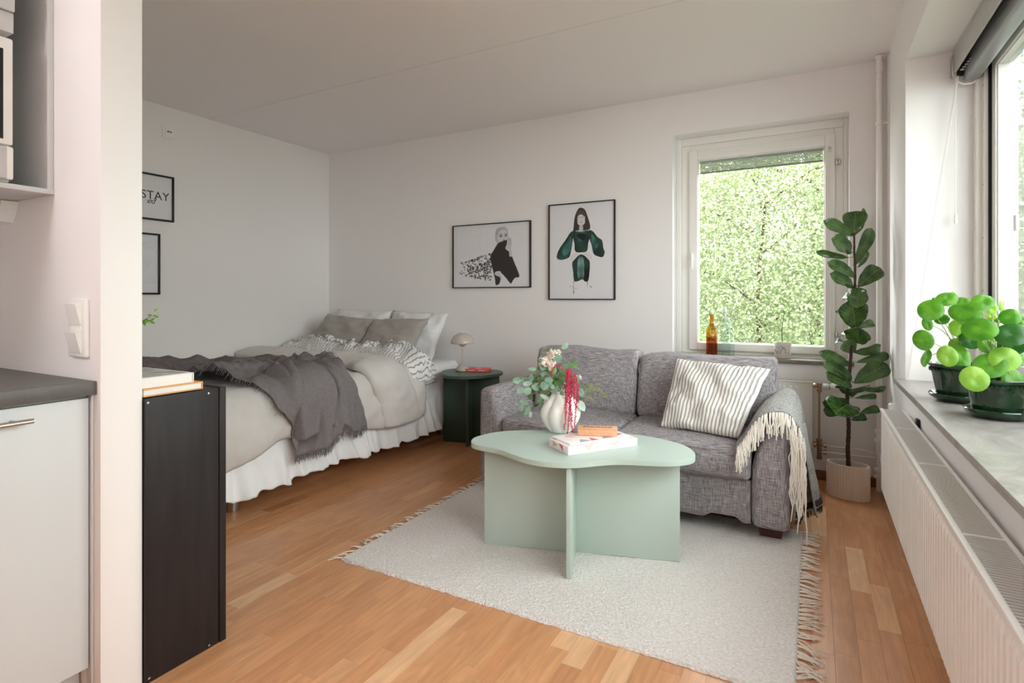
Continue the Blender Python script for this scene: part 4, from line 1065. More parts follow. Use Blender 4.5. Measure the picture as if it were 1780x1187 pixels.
A_ = Vector((-1.291, 2.120)); B_ = Vector((-.488, 2.362)); F_ = Vector((-.838, 2.003))
dr_ = (B_-A_).normalized(); ang = math.atan2(dr_.y, dr_.x); pr2 = Vector((-dr_.y, dr_.x))
cc = A_+dr_*((F_-A_).dot(dr_)); half = (F_-cc).length
Mt = Matrix.Translation((A_.x, A_.y, 0)) @ Matrix.Rotation(ang, 4, 'Z')
MB().bbox(0, (B_-A_).length, -.010, .010, .0125, .4485, .0012, M=Mt).build('leg_panel', M_sage, ct_)
Mt2 = Matrix.Translation((cc.x, cc.y, 0)) @ Matrix.Rotation(ang, 4, 'Z')
MB().bbox(-.0095, .0095, -half, -.0105, .0125, .4485, .0012, M=Mt2).build('leg_panel', M_sage, ct_)
MB().bbox(-.0095, .0095, .0105, half, .0125, .4485, .0012, M=Mt2).build('leg_panel', M_sage, ct_)

# boxed game and booklet on the table
gb = thing('game_box', 'flat white box with printed pink triangles on the coffee table', 'box', (-.84, 2.26, .47))
fc = Vector((-.871, 2.078)); ur = Vector((.206, .281)); ul = Vector((-.135, .088)); ur_n = ur.normalized(); ul_n = Vector((-ur_n.y, ur_n.x)); LR, LL = .348, .162
Mb = Matrix(((ur_n.x, ul_n.x, 0, fc.x), (ur_n.y, ul_n.y, 0, fc.y), (0, 0, 1, .4705), (0, 0, 0, 1)))
MB().bbox(0, LR, 0, LL, 0, .034, .0015, M=Mb).build('body', M_pglaze, gb)
def tri(mb, pts, mi): mb.add([Mb @ Vector(p) for p in pts], [tuple(range(len(pts)))], mi)
pm_ = MB(); e = -.0004
tri(pm_, [(.075, e, .033), (.125, e, .033), (.098, e, .006)], 0); tri(pm_, [(.205, e, .033), (.255, e, .033), (.228, e, .006)], 0)
tri(pm_, [(.045, e, .0335), (.075, e, .0335), (.06, e, .031)], 4); tri(pm_, [(.26, e, .033), (.30, e, .033), (.28, e, .020)], 4)
tri(pm_, [(e, .125, .033), (e, .085, .022), (e, .125, .008)], 2); tri(pm_, [(e, .078, .033), (e, .042, .030), (e, .042, .004)], 1)
tri(pm_, [(e, .045, .007), (e, .036, .001), (e, .045, .001)], 3)
t_ = .0344
tri(pm_, [(.0, .02, t_), (.03, .0, t_), (.12, .0, t_), (.02, .03, t_)], 4); tri(pm_, [(.30, .002, t_), (.345, .002, t_), (.345, .05, t_)], 4); tri(pm_, [(.01, .15, t_), (.05, .16, t_), (.01, .12, t_)], 3)
pm_.build('print', M_pink, gb, smooth=0, kind='stuff')
bk_ = thing('booklet', 'thin white booklet with pink and mauve triangles lying on the box', 'booklet', (-.84, 2.28, .505))
Mk = Matrix(((ur_n.x, ul_n.x, 0, fc.x), (ur_n.y, ul_n.y, 0, fc.y), (0, 0, 1, .5048), (0, 0, 0, 1))) @ Matrix.Translation((.022, .022, 0)) @ Matrix.Rotation(.05, 4, 'Z')
MB().bbox(0, .30, 0, .145, 0, .005, .0008, M=Mk).build('body', M_pglaze, bk_)
pk = MB()
for pts, mi in (([(.05, .0, 1), (.11, 0, 1), (.08, .045, 1)], 3), ([(.11, 0, 1), (.15, .0, 1), (.13, .05, 1)], 1), ([(.17, .01, 1), (.22, 0, 1), (.2, .04, 1)], 3), ([(.25, .02, 1), (.30, .03, 1), (.27, .09, 1)], 1), ([(0, .04, 1), (.05, .05, 1), (0, .09, 1)], 4), ([(.04, .10, 1), (.1, .09, 1), (.07, .14, 1)], 0)):
    pk.add([Mk @ Vector((a, b, .0054)) for a, b, c in pts], [tuple(range(len(pts)))], mi)
pk.build('print', M_pink, bk_, smooth=0, kind='stuff')
db = thing('domino_box', 'small wooden box lettered Domino standing on the booklet', 'box', (-.82, 2.29, .511))
Md = Matrix.Translation((-.898, 2.250, .5112)) @ Matrix.Rotation(math.radians(19), 4, 'Z')
MB().bbox(0, .168, 0, .052, 0, .028, .0015, M=Md).build('body', M_brownbox, db)
MB().bbox(-.001, .169, -.001, .053, .0285, .0345, .001, M=Md).build('lid', M_brownbox, db)
def text(s, size, M, m, name, parent, shear=0.0, ext=.0002, align='LEFT', space=1.0, label=None, bold=0.0):
    cu_ = bpy.data.curves.new(name, 'FONT'); cu_.body = s; cu_.size = size; cu_.shear = shear; cu_.extrude = ext; cu_.align_x = align; cu_.space_character = space; cu_.offset = bold; cu_.resolution_u = 3
    o = bpy.data.objects.new(name, cu_); COL.objects.link(o); dg = bpy.context.evaluated_depsgraph_get()
    me = bpy.data.meshes.new_from_object(o.evaluated_get(dg)); bpy.data.objects.remove(o)
    me.transform(M); off = Vector((0, 0, 0)); r = parent
    while r is not None: off += r.location; r = r.parent
    me.transform(Matrix.Translation(-off)); me.materials.clear(); me.materials.append(m)
    o = bpy.data.objects.new(name, me); COL.objects.link(o); o.parent = parent; o['kind'] = 'stuff'
    if label: o['label'] = label
    return o
text('Domino', .036, Md @ Matrix.Translation((.018, .014, .0348)), M_ink, 'lettering', db, shear=.35, space=1.08, bold=.0004)

# vase with flowers
vx, vy = -1.062, 2.435
va = thing('vase', 'white porcelain vase with deep wavy vertical folds on the coffee table', 'vase', (vx, vy, .47))
prof = [(.045, 0), (.055, .004), (.072, .03), (.088, .065), (.094, .095), (.091, .125), (.078, .155), (.058, .178), (.046, .192), (.045, .202), (.052, .212)]
def vfn(r, z, a):
    t = z/.21; amp = .020*math.sin(PI*min(1, max(0, t*1.02)))**.8
    k = 7*a+.9*math.sin(t*6.0)+.6
    fold = abs(math.sin(k/2))**.55
    return (r-amp*1.05+amp*1.6*fold, z)
pf = [tuple(p[:2]) for p in spline([(a, b, 0) for a, b in prof], 5, False)]
pf = [(a*.92, b*.92) for a, b in pf]
mbv = MB(); mbv.lathe(pf, (vx, vy, .4705), 112, fn=vfn)
n0 = 112; mbv.f = mbv.f[:-1]; mbv.mi = mbv.mi[:-1]
mbv.build('body', M_vase, va, smooth=50, solid=.0)
MB().lathe([(.046, .194), (.040, .188), (.037, .175), (.040, .15), (.0, .14)], (vx, vy, .4705), 40).build('inside', M_vase, va, smooth=60)
bq = thing('bouquet', 'loose bouquet of eucalyptus, cream blooms and red hanging amaranth in the vase', 'flowers', (vx, vy, .62))
top = Vector((vx, vy, .672))
def leaf(mb, c, ax, nr, L, W, nu=6, nv=4, tipw=1.0, fold=.12, bend=.1, wave=0.0, seed=0, profile=None):
    """leaf centred at c, long axis ax, face normal nr"""
    ax = Vector(ax).normalized(); nr = Vector(nr); nr = (nr-ax*nr.dot(ax)).normalized(); sd = ax.cross(nr)
    def fn(u, v):
        t = v; s = 2*u-1
        w = profile(t) if profile else math.sin(PI*min(.999, max(.001, t)))**.55
        p = Vector(c)+ax*(t-.5)*L+sd*s*w*W*.5
        p += nr*(-abs(s)*w*W*fold*-1-bend*L*((t-.5)**2)*2+wave*math.sin(t*11+seed+(2 if s > 0 else 0))*abs(s)*w)
        return p
    return mb.grid(nv, nu, fn)
VW = Vector((S_, -C_, 0))   # from the table towards the room's open side
rnd = random.Random(21)
for (c, L, W, an, k) in EUC:
    a = math.radians(an); rt = Vector((C_, S_, 0)); ax = rt*math.cos(a)+Vector((0, 0, 1))*math.sin(a)+VW*rnd.uniform(-.3, .3)
    nr = VW+Vector((rnd.uniform(-.35, .35), rnd.uniform(-.35, .35), rnd.uniform(-.1, .6)))
    mb = leaf(MB(), c, ax, nr, L*1.08, W*1.08, 6, 4, fold=.06, bend=rnd.uniform(-.15, .25))
    mb.build('leaf', M_euc[k], bq, smooth=180)
for i in range(64):
    q = random.Random(100+i); c = Vector((vx, vy, .718))+Vector((C_, S_, 0))*q.gauss(-.035, .055)+VW*q.gauss(.0, .045)+Vector((0, 0, q.gauss(.0, .036)))
    ax = Vector((q.uniform(-1, 1), q.uniform(-1, 1), q.uniform(-.8, .8))); nr = VW*1.0+Vector((q.uniform(-.6, .6), q.uniform(-.6, .6), q.uniform(-.2, .9)))
    leaf(MB(), c, ax, nr, q.uniform(.032, .05), q.uniform(.022, .034), 5, 4, fold=.08, bend=.15).build('leaf', M_euc[q.choice((0, 0, 2, 2))], bq, smooth=180)
M_stem = mat('stem', srgb(120, 128, 84), .6, bump=.05, scale=90)
sm = MB()
for gi, (sel, bend) in enumerate((((0, .05)), ((1, .02)), ((5, .05)), ((8, -.02)), ((9, 0)), ((11, .02)), ((13, .02)), ((14, .03)), ((12, .02)), ((28, .02)), ((27, .03)), ((4, .04)), ((7, .02)), ((31, .03)))):
    c = Vector(EUC[sel][0]); mid = (top+c)/2+Vector((0, 0, bend+.02)); mid2 = top+Vector((0, 0, .02))+(c-top)*.2
    sm.tube(spline([top-Vector((0, 0, .05)), mid2, mid, c], 4, False), .0014, 5, caps=False)
sm.build('stems', M_stem, bq, kind='stuff')
def flower(c, r, name='bloom', seed=0):
    rn = random.Random(seed); mb = MB(); c = Vector(c)
    for i in range(38):
        d = Vector((rn.gauss(0, 1), rn.gauss(0, 1), rn.gauss(0, 1)+.3)).normalized(); p = c+d*r*rn.uniform(.25, .75)
        nr = d.orthogonal(); q = Vector((rn.uniform(-1, 1), rn.uniform(-1, 1), rn.uniform(-1, 1)))
        leaf(mb, p, d+q*.3, nr+q*.8, r*.75, r*.7, 3, 3, fold=.3, bend=.5, wave=r*.08, seed=i)
    return mb.build(name, M_cream, bq, smooth=180)
for i, (c, r) in enumerate(FLOW):
    if i < 7: flower(c, r*1.05, seed=i)
    else:
        o = MB(); [leaf(o, Vector(c)+Vector((math.cos(q)*r*.3, math.sin(q)*r*.3, 0)), (math.cos(q)*.4, math.sin(q)*.4, 1), (math.cos(q), math.sin(q), .1), r*1.6, r*.9, 4, 3, fold=.2, bend=.3) for q in (0, 1.2, 2.5, 3.8, 5)]
        o.build('bud', M_pilealt, bq, smooth=180)
def beads(mb, pts, rr, br, step, rn, m0=0):
    sp = spline(pts, 10, False); acc = 0; n = len(sp)
    for i in range(n-1):
        a, b = sp[i], sp[i+1]; t = i/n; L = (b-a).length; k = max(1, int(L/step))
        for q in range(k):
            p = a.lerp(b, q/k); rad = rr*(1-.45*t)
            for _ in range(2 if t < .6 else 1):
                d = Vector((rn.gauss(0, 1), rn.gauss(0, 1), rn.gauss(0, 1))).normalized()*rad*rn.uniform(.5, 1)
                r = br*rn.uniform(.7, 1.15); c = p+d
                mb.add([c+Vector(v)*r for v in ((1, 0, 0), (-1, 0, 0), (0, 1, 0), (0, -1, 0), (0, 0, 1), (0, 0, -1))], [(0, 2, 4), (2, 1, 4), (1, 3, 4), (3, 0, 4), (2, 0, 5), (1, 2, 5), (3, 1, 5), (0, 3, 5)], 1 if (t > .55 and rn.random() < (t-.4)*1.3) and m0 == 0 else 0)
rn = random.Random(2)
for i, pts in enumerate(AMA):
    mb = MB(); beads(mb, pts, (.0092 if i < 5 else .005), .0029, .0018, rn); mb.tube(spline(pts, 6, False), .0012, 5, caps=False)
    mb.build('amaranth_tassel', [M_ama, M_ama2], bq, smooth=60)
M_sprig = mat('sprig_green', srgb(150, 164, 92), .7, bump=.1, scale=200)
for i, pts in enumerate(SPR):
    mb = MB(); sp = spline(pts, 8, False); mb.tube(sp, .0009, 4, caps=False)
    for k, p in enumerate(sp):
        if k < len(sp)*.3 and i < 3: continue
        for _ in range(5):
            d = Vector((rn.gauss(0, 1), rn.gauss(0, 1), rn.gauss(0, 1)))*.006; r = rn.uniform(.0012, .0022); c = p+d
            mb.tube([p, c], .0004, 3, caps=False)
            mb.add([c+Vector(v)*r for v in ((1, 0, 0), (-1, 0, 0), (0, 1, 0), (0, -1, 0), (0, 0, 1), (0, 0, -1))], [(0, 2, 4), (2, 1, 4), (1, 3, 4), (3, 0, 4), (2, 0, 5), (1, 2, 5), (3, 1, 5), (0, 3, 5)])
    mb.build('seed_sprig', M_sprig, bq, smooth=60)

# ------------------------------------------------------------------ dark green side table with lamp and book
stb = thing('side_table', 'dark green round side table with crossed panel legs beside the bed', 'table', (-2.27, 3.52, 0))
ox, oy = -2.272, 3.515
so = []
for k in range(72):
    a = 2*PI*k/72; r = .232+.016*math.cos(3*(a-.6)); so.append((ox+r*math.cos(a), oy+r*math.sin(a)))
bm = bmesh.new(); f_ = bm.faces.new([bm.verts.new((a, b, .529)) for a, b in so]); 
g_ = bmesh.ops.extrude_face_region(bm, geom=[f_]); bmesh.ops.translate(bm, verts=[v for v in g_['geom'] if isinstance(v, bmesh.types.BMVert)], vec=(0, 0, .021)); bmesh.ops.recalc_face_normals(bm, faces=bm.faces)
ed = [e for e in bm.edges if len(e.link_faces) == 2 and abs(e.calc_face_angle(0)) > 1.2]; bmesh.ops.bevel(bm, geom=ed, offset=.002, segments=2, affect='EDGES')
MB().bm(bm).build('tabletop', M_dgreen, stb, smooth=35)
Ms = Matrix.Translation((ox-.012, oy+.05, 0)) @ Matrix.Rotation(math.radians(12), 4, 'Z')
MB().bbox(-.235, .215, -.010, .010, .0005, .5285, .0012, M=Ms).build('leg_panel', M_dgreen, stb)
MB().bbox(-.0095, .0095, -.115, -.0105, .0005, .5285, .0012, M=Ms).build('leg_panel', M_dgreen, stb)
MB().bbox(-.0095, .0095, .0105, .14, .0005, .5285, .0012, M=Ms).build('leg_panel', M_dgreen, stb)
lx, ly, lz = -2.36, 3.545, .5505
lp = thing('table_lamp', 'small grey beige mushroom dome lamp on the dark green side table', 'lamp', (lx, ly, lz))
MB().lathe([(.0, .0), (.050, 0), (.0535, .003), (.052, .012), (.044, .028), (.030, .040), (.012, .047), (.006, .050)], (lx, ly, lz), 36).build('base', M_lamp, lp, smooth=60)
MB().tube([(lx, ly, lz+.045), (lx, ly, lz+.235)], .0042, 12).build('pole', M_lamp, lp)
MB().lathe([(.005, .186), (.014, .188), (.024, .194), (.032, .203), (.036, .214), (.036, .216)], (lx, ly, lz), 32).build('lower_dome', M_lamp, lp, smooth=60)
MB().lathe([(.0885, .208), (.090, .210), (.087, .232), (.078, .253), (.062, .271), (.042, .283), (.020, .290), (.006, .292), (.005, .300), (.0035, .308), (0, .309)], (lx, ly, lz), 48).build('lamp_shade', M_lamp, lp, smooth=60)
MB().lathe([(.0885, .209), (.076, .249), (.060, .267), (.041, .279), (.0, .287)], (lx, ly, lz), 40).build('shade_lining', M_white, lp, smooth=60)
rb = thing('book', 'coral red paperback lying on the dark green side table', 'book', (-2.25, 3.60, .5505))
Mr_ = Matrix.Translation((-2.318, 3.515, .5507)) @ Matrix.Rotation(math.radians(20), 4, 'Z')
MB().bbox(0, .178, .002, .118, .0015, .0165, .0008, M=Mr_).build('pages', M_red, rb)
MB().bbox(-.001, .180, 0, .120, 0, .0015, .0005, M=Mr_).build('cover', M_red, rb)
MB().bbox(-.001, .180, 0, .120, .0166, .0185, .0005, M=Mr_).build('cover', M_red, rb)
for a, b in ((.02, .075), (.10, .15)): MB().bbox(a, b, .0, .0018, .006, .012, .0002, M=Mr_).build('spine_label', M_pink[0], rb, label='pale printed band on the edge')
MB().bbox(.07, .11, .04, .09, .0185, .0189, .0001, M=Mr_).build('cover_label', M_pink[0], rb, label='pale printed block on the cover')

# ------------------------------------------------------------------ black shelf unit, books, hidden vase sprig
bu = thing('shelf_unit', 'waist high black stained wooden shelf unit behind the partition end', 'shelf', (-2.2, 1.0, 0))
MB().bbox(-1.700, -1.680, .890, 1.1125, 0, .8195, .001).build('side_panel', M_blackwood, bu)
MB().bbox(-2.62, -2.60, .890, 1.1125, 0, .8195, .001).build('side_panel', M_blackwood, bu)
MB().bbox(-2.62, -1.680, .890, 1.136, .8200, .838, .001).build('top_board', M_blackwood, bu) if False else None
MB().bbox(-2.599, -1.701, .890, 1.1125, .8015, .8195, .001).build('top_board', M_blackwood, bu)
MB().bbox(-2.62, -1.678, 1.115, 1.137, 0, .8215, .001).build('front_board', M_blackwood, bu)
for z in (.02, .28, .54): MB().bbox(-2.599, -1.701, .890, 1.1125, z, z+.018, .001).build('shelf_board', M_blackwood, bu)
MB().bbox(-2.60, -1.70, .8895, .8905, .02, .80, .0002).build('back_board', M_blackwood, bu)
for (y, z) in ((1.078, .807), (.8965, .807), (1.080, .010), (.900, .014)):
    MB().lathe([(0, 0), (.0035, .0), (.0035, .0012), (0, .0018)], (0, 0, 0), 10, M=Matrix.Translation((-1.6795, y, z)) @ Matrix.Rotation(PI/2, 4, 'Y')).build('screw', M_chrome, bu)
def book(name, label, x0, x1, y0, y1, z0, th, cov, pages, ct=.0025, rot=0, spine='y0'):
    b_ = thing(name, label, 'book', ((x0+x1)/2, (y0+y1)/2, z0)); c = Matrix.Translation(((x0+x1)/2, (y0+y1)/2, 0)) @ Matrix.Rotation(rot, 4, 'Z') @ Matrix.Translation((-(x0+x1)/2, -(y0+y1)/2, 0))
    MB().bbox(x0+.001, x1-.003, y0+.002, y1-.004, z0+ct, z0+th-ct, .001, M=c).build('pages', pages, b_)
    MB().bbox(x0, x1, y0, y1, z0, z0+ct, .0008, M=c).build('cover', cov, b_); MB().bbox(x0, x1, y0, y1, z0+th-ct, z0+th, .0008, M=c).build('cover', cov, b_)
    MB().bbox(x0, x1, y1-.003, y1, z0, z0+th, .001, M=c).build('spine', cov, b_)
    return b_
book('book', 'orange edged hardback at the bottom of the stack on the black shelf unit', -1.98, -1.694, .893, 1.070, .8222, .0235, M_orange, M_pagew, .004)
M_bookart = mat('grey_map_print', srgb(186, 186, 184), .5, bump=.05, scale=60, var=.35, vscale=26, stretch=(1, 1, 1))
bb = book('book', 'thick white hardback with grey printed cover on top of the shelf unit stack', -1.98, -1.706, .893, 1.048, .846, .030, M_white, M_pagew, .003)
MB().box(-1.96, -1.716, .897, 1.035, .8762, .8765).build('cover_print', M_bookart, bb, smooth=0)
vs2 = thing('bud_vase', 'small dark vase holding a green sprig on the shelf unit', 'vase', (-2.12, 1.03, .822))
MB().lathe([(.0, 0), (.03, 0), (.036, .02), (.036, .05), (.02, .08), (.014, .10), (.016, .11)], (-2.12, 1.03, .8222), 24).build('body', M_vase, vs2, smooth=60)
sg = MB(); sg.tube(spline([(-2.12, 1.03, .92), (-2.06, 1.035, .98), (-1.99, 1.045, 1.03), (-1.955, 1.05, 1.045)], 6, False), .0012, 5, caps=False); sg.build('stem', M_stem, vs2)
rn = random.Random(4)
for i in range(26):
    t = rn.random(); c = Vector((-2.03+.10*t, 1.035+.02*t, .99+.06*t))+Vector((rn.gauss(0, .006), rn.gauss(0, .006), rn.gauss(0, .010)))
    leaf(MB(), c, (rn.uniform(-.2, 1), rn.uniform(-.6, .6), rn.uniform(-.6, .8)), (rn.uniform(-1, 1), -1, rn.uniform(-.5, 1)), .016, .008, 4, 3).build('leaf', M_pilealt, vs2, smooth=180)

# ------------------------------------------------------------------ pictures
class Canvas:
    """prints: colours stored per mesh point on the paper sheet"""
    def __init__(s, nx, ny, W, H, bg): s.nx, s.ny, s.W, s.H = nx, ny, W, H; s.a = np.zeros((ny+1, nx+1, 3)); s.a[:] = bg; s.X, s.Y = np.meshgrid(np.linspace(0, W, nx+1), np.linspace(0, H, ny+1)); s.rs = np.random.RandomState(3)
    def mask(s, P):
        P = np.array(P, float); x, y = s.X, s.Y; ins = np.zeros(x.shape, bool); j = len(P)-1
        for i in range(len(P)):
            xi, yi = P[i]; xj, yj = P[j]
            c = ((yi > y) != (yj > y)) & (x < (xj-xi)*(y-yi)/((yj-yi) or 1e-9)+xi); ins ^= c; j = i
        return ins
    def poly(s, P, col, smooth=True, al=1.0, tex=0.0):
        if smooth: P = [(p.x, p.y) for p in spline([(a, b, 0) for a, b in P], 6)]
        m = s.mask(P); c = np.array(col)
        if tex:
            xs, ys = s.X[m], s.Y[m]; t = np.array([noise.noise(Vector((a*tex, b*tex*.7, 3))) for a, b in zip(xs, ys)])[:, None]
            c = np.clip(c*(1+t*2.2), .003, .9)
        s.a[m] = s.a[m]*(1-al)+c*al
    def ell(s, cx, cy, rx, ry, col, al=1.0):
        m = ((s.X-cx)/rx)**2+((s.Y-cy)/ry)**2 < 1; s.a[m] = s.a[m]*(1-al)+np.array(col)*al
    def line(s, P, w, col, al=1.0):
        for (a, b), (c, d) in zip(P, P[1:]):
            dx, dy = c-a, d-b; L2 = dx*dx+dy*dy or 1e-9; t = np.clip(((s.X-a)*dx+(s.Y-b)*dy)/L2, 0, 1); dd = np.hypot(s.X-a-t*dx, s.Y-b-t*dy); m = dd < w/2; s.a[m] = s.a[m]*(1-al)+np.array(col)*al
M_print = bpy.data.materials.new('printed_paper'); M_print.use_nodes = True
_n = M_print.node_tree.nodes; _a = _n.new('ShaderNodeAttribute'); _a.attribute_name = 'ink'; M_print.node_tree.links.new(_a.outputs['Color'], _n['Principled BSDF'].inputs['Base Color']); _n['Principled BSDF'].inputs['Roughness'].default_value = .55
_t = _n.new('ShaderNodeTexNoise'); _t.inputs['Scale'].default_value = 300; _b = _n.new('ShaderNodeBump'); _b.inputs['Strength'].default_value = .03; M_print.node_tree.links.new(_t.outputs['Fac'], _b.inputs['Height']); M_print.node_tree.links.new(_b.outputs[0], _n['Principled BSDF'].inputs['Normal'])
def sheet(cv, M, name, parent):
    g = MB().grid(cv.nx, cv.ny, lambda u, v: M @ Vector((u*cv.W, v*cv.H, 0)), uv=False); o = g.build(name, M_print, parent, smooth=0)
    at_ = o.data.color_attributes.new('ink', 'FLOAT_COLOR', 'POINT'); c = np.ones((cv.ny+1, cv.nx+1, 4)); c[..., :3] = cv.a; at_.data.foreach_set('color', c.reshape(-1)); return o
def picture(label, M, W, H, cv, fw=.0075, dp=.022, group=None):
    """M maps (x right, y up, z out of the wall) with its origin at the lower left corner of the frame"""
    o = M @ Vector((W/2, 0, 0)); t = thing('framed_print', label, 'picture', o, group)
    fr_ = MB(); fr_.bbox(0, fw, 0, H, 0, dp, .0008, M=M); fr_.bbox(W-fw, W, 0, H, 0, dp, .0008, M=M); fr_.bbox(fw, W-fw, 0, fw, 0, dp, .0008, M=M); fr_.bbox(fw, W-fw, H-fw, H, 0, dp, .0008, M=M)
    fr_.build('frame', M_black, t)
    MB().box(fw, W-fw, fw, H-fw, .002, .010, M=M).build('backing', M_paper, t, smooth=0)
    if cv is not None: sheet(cv, M @ Matrix.Translation((fw, fw, .0112)), 'print', t)
    return t
PAP = (.74, .73, .75); INK = (.035, .028, .028)
MB1 = Matrix(((1, 0, 0, -2.664), (0, 0, -1, YB-.0005), (0, 1, 0, 1.190), (0, 0, 0, 1)))
# landscape print: coordinates measured on the sheet in units of its width (0..1) and height (0..1)
W1, H1 = .733-.015, .524-.015
c1 = Canvas(330, 234, W1, H1, PAP)
def s1_(pts): return [(a*W1, b*H1) for a, b in pts]
for q in ([(.08, .92), (.38, .90), (.38, .55)], [(.10, .85), (.35, .83), (.35, .58), (.10, .6), (.10, .85)], [(.05, .95), (.05, .3)], [(.46, .9), (.46, .4)]): c1.line(s1_(q), .0025, (.62, .62, .64), .6)
c1.poly(s1_([(.57, .72), (.56, .84), (.60, .92), (.66, .935), (.715, .91), (.73, .83), (.725, .74), (.69, .66), (.62, .66)]), (.50, .49, .50))
c1.poly(s1_([(.60, .74), (.60, .84), (.64, .89), (.70, .88), (.725, .82), (.71, .74), (.67, .70)]), (.62, .61, .62))
c1.poly(s1_([(.57, .82), (.58, .92), (.66, .945), (.71, .93), (.66, .915), (.61, .88), (.59, .80)]), (.38, .36, .36), al=.7)
c1.ell(.635*W1, .80*H1, .022*W1, .018*H1, (.10, .09, .10), .85); c1.ell(.700*W1, .805*H1, .018*W1, .018*H1, (.10, .09, .10), .85)
c1.line(s1_([(.61, .835), (.655, .83)]), .004, (.08, .07, .07)); c1.line(s1_([(.685, .832), (.72, .836)]), .004, (.08, .07, .07)); c1.line(s1_([(.672, .80), (.675, .755)]), .002, (.3, .28, .28)); c1.ell(.672*W1, .735*H1, .016*W1, .008*H1, (.2, .14, .15))
c1.ell(.572*W1, .76*H1, .008*W1, .02*H1, (.45, .43, .43))
c1.poly(s1_([(.57, .64), (.60, .69), (.66, .72), (.715, .73), (.71, .66), (.695, .60), (.74, .55), (.78, .47), (.80, .40), (.87, .17), (.82, .14), (.79, .10), (.76, .05), (.70, .14), (.64, .22), (.62, .25), (.58, .20), (.53, .28), (.51, .40), (.50, .50), (.53, .56)]), INK)
c1.poly(s1_([(.53, .30), (.56, .12), (.57, .03), (.62, .06), (.63, .18), (.58, .26)]), INK)
c1.poly(s1_([(.555, .21), (.58, .245), (.62, .24), (.645, .19), (.655, .10), (.635, .11), (.62, .16), (.59, .17)]), (.66, .65, .66))
for k in range(4): c1.line(s1_([(.575+.014*k, .225), (.60+.013*k, .14)]), .0018, (.15, .13, .13))
c1.poly(s1_([(.725, .70), (.72, .76), (.745, .775), (.77, .74), (.775, .66), (.765, .60), (.775, .48), (.745, .48), (.735, .58), (.70, .60)]), (.56, .55, .56))
for k in range(3): c1.line(s1_([(.73+.012*k, .755), (.735+.011*k, .66)]), .0018, (.2, .18, .18))
rb_ = random.Random(12)
for k in range(240):
    t = rb_.random()**.6; x = .08+.44*t; y = .12+.40*(.5+(rb_.random()-.5)*(.55+.55*t))-.03*(1-t)
    if x > .53 or y < .04: continue
    s_ = .010+.008*rb_.random(); a = rb_.uniform(0, 2*PI)
    P_ = [(0, .9), (.25, .2), (1, .55), (.35, -.1), (.1, -.9), (-.15, -.1), (-1, .35), (-.2, .25)]
    c1.poly([(x*W1+(p*math.cos(a)-q*math.sin(a))*s_, y*H1+(p*math.sin(a)+q*math.cos(a))*s_*.8) for p, q in P_], INK, smooth=False)
picture('wide black framed fashion print of a woman in black with a flock of birds', MB1, .733, .524, c1)
W2, H2 = .525-.015, .724-.015
c2 = Canvas(240, 330, W2, H2, PAP); GR = (.012, .035, .03); GL = (.06, .19, .16)
def s2(pts): return [(a*W2, 1*b*H2) for a, b in pts]
c2.poly(s2([(.38, .74), (.40, .86), (.45, .94), (.50, .955), (.56, .93), (.60, .86), (.64, .76), (.62, .72), (.52, .715), (.42, .715), (.37, .70)]), (.05, .035, .035))
c2.poly(s2([(.445, .80), (.45, .87), (.50, .90), (.555, .87), (.56, .80), (.535, .775), (.50, .765), (.465, .775)]), (.62, .60, .60))
c2.poly(s2([(.44, .87), (.46, .92), (.54, .92), (.56, .86), (.50, .885)]), (.08, .06, .06)); c2.line(s2([(.47, .855), (.492, .853)]), .004, (.15, .12, .12)); c2.line(s2([(.515, .853), (.538, .855)]), .004, (.15, .12, .12)); c2.ell(.50*W2, .803*H2, .02*W2, .006*H2, (.35, .25, .25)); c2.line(s2([(.502, .845), (.506, .822)]), .002, (.3, .28, .28))
c2.poly(s2([(.48, .77), (.52, .77), (.53, .72), (.47, .72)]), (.5, .48, .48))
c2.poly(s2([(.39, .71), (.50, .705), (.62, .71), (.64, .66), (.61, .58), (.59, .50), (.50, .485), (.41, .50), (.395, .58), (.37, .66)]), GR, tex=14)
c2.poly(s2([(.42, .70), (.56, .70), (.57, .64), (.50, .60), (.43, .64)]), GL, tex=20, al=.8)
c2.poly(s2([(.38, .705), (.33, .70), (.26, .63), (.17, .55), (.12, .48), (.12, .43), (.20, .415), (.31, .44), (.34, .50), (.36, .58)]), GR, tex=12)
c2.poly(s2([(.33, .66), (.25, .58), (.20, .50), (.24, .46), (.32, .50), (.35, .58)]), GL, tex=18, al=.6)
c2.poly(s2([(.62, .71), (.68, .70), (.75, .64), (.82, .60), (.84, .52), (.86, .48), (.83, .43), (.75, .44), (.69, .47), (.66, .56), (.63, .62)]), GR, tex=12)
c2.poly(s2([(.66, .67), (.72, .62), (.76, .56), (.72, .52), (.67, .58)]), GL, tex=18, al=.6)
for sx in (-1, 1): c2.poly(s2([(.5+sx*.02, .47), (.5+sx*.10, .485), (.5+sx*.16, .44), (.5+sx*.15, .41), (.5+sx*.09, .44)]), (.66, .64, .63))
c2.poly(s2([(.47, .46), (.53, .46), (.60, .42), (.635, .38), (.63, .28), (.61, .19), (.56, .18), (.52, .205), (.45, .185), (.39, .19), (.375, .28), (.36, .37), (.39, .41)]), GR, tex=12)
c2.poly(s2([(.46, .43), (.53, .43), (.55, .30), (.53, .21), (.46, .21), (.44, .30)]), (.16, .30, .28), tex=18, al=.75)
c2.line(s2([(.385, .19), (.38, .05)]), .0035, (.05, .06, .06)); c2.line(s2([(.60, .19), (.595, .125)]), .0035, (.05, .06, .06))
for (a, b) in ((.33, .13), (.37, .13), (.42, .11), (.39, .07), (.64, .13), (.66, .12)): c2.ell(a*W2, b*H2, .008*W2, .005*H2, (.08, .09, .09))
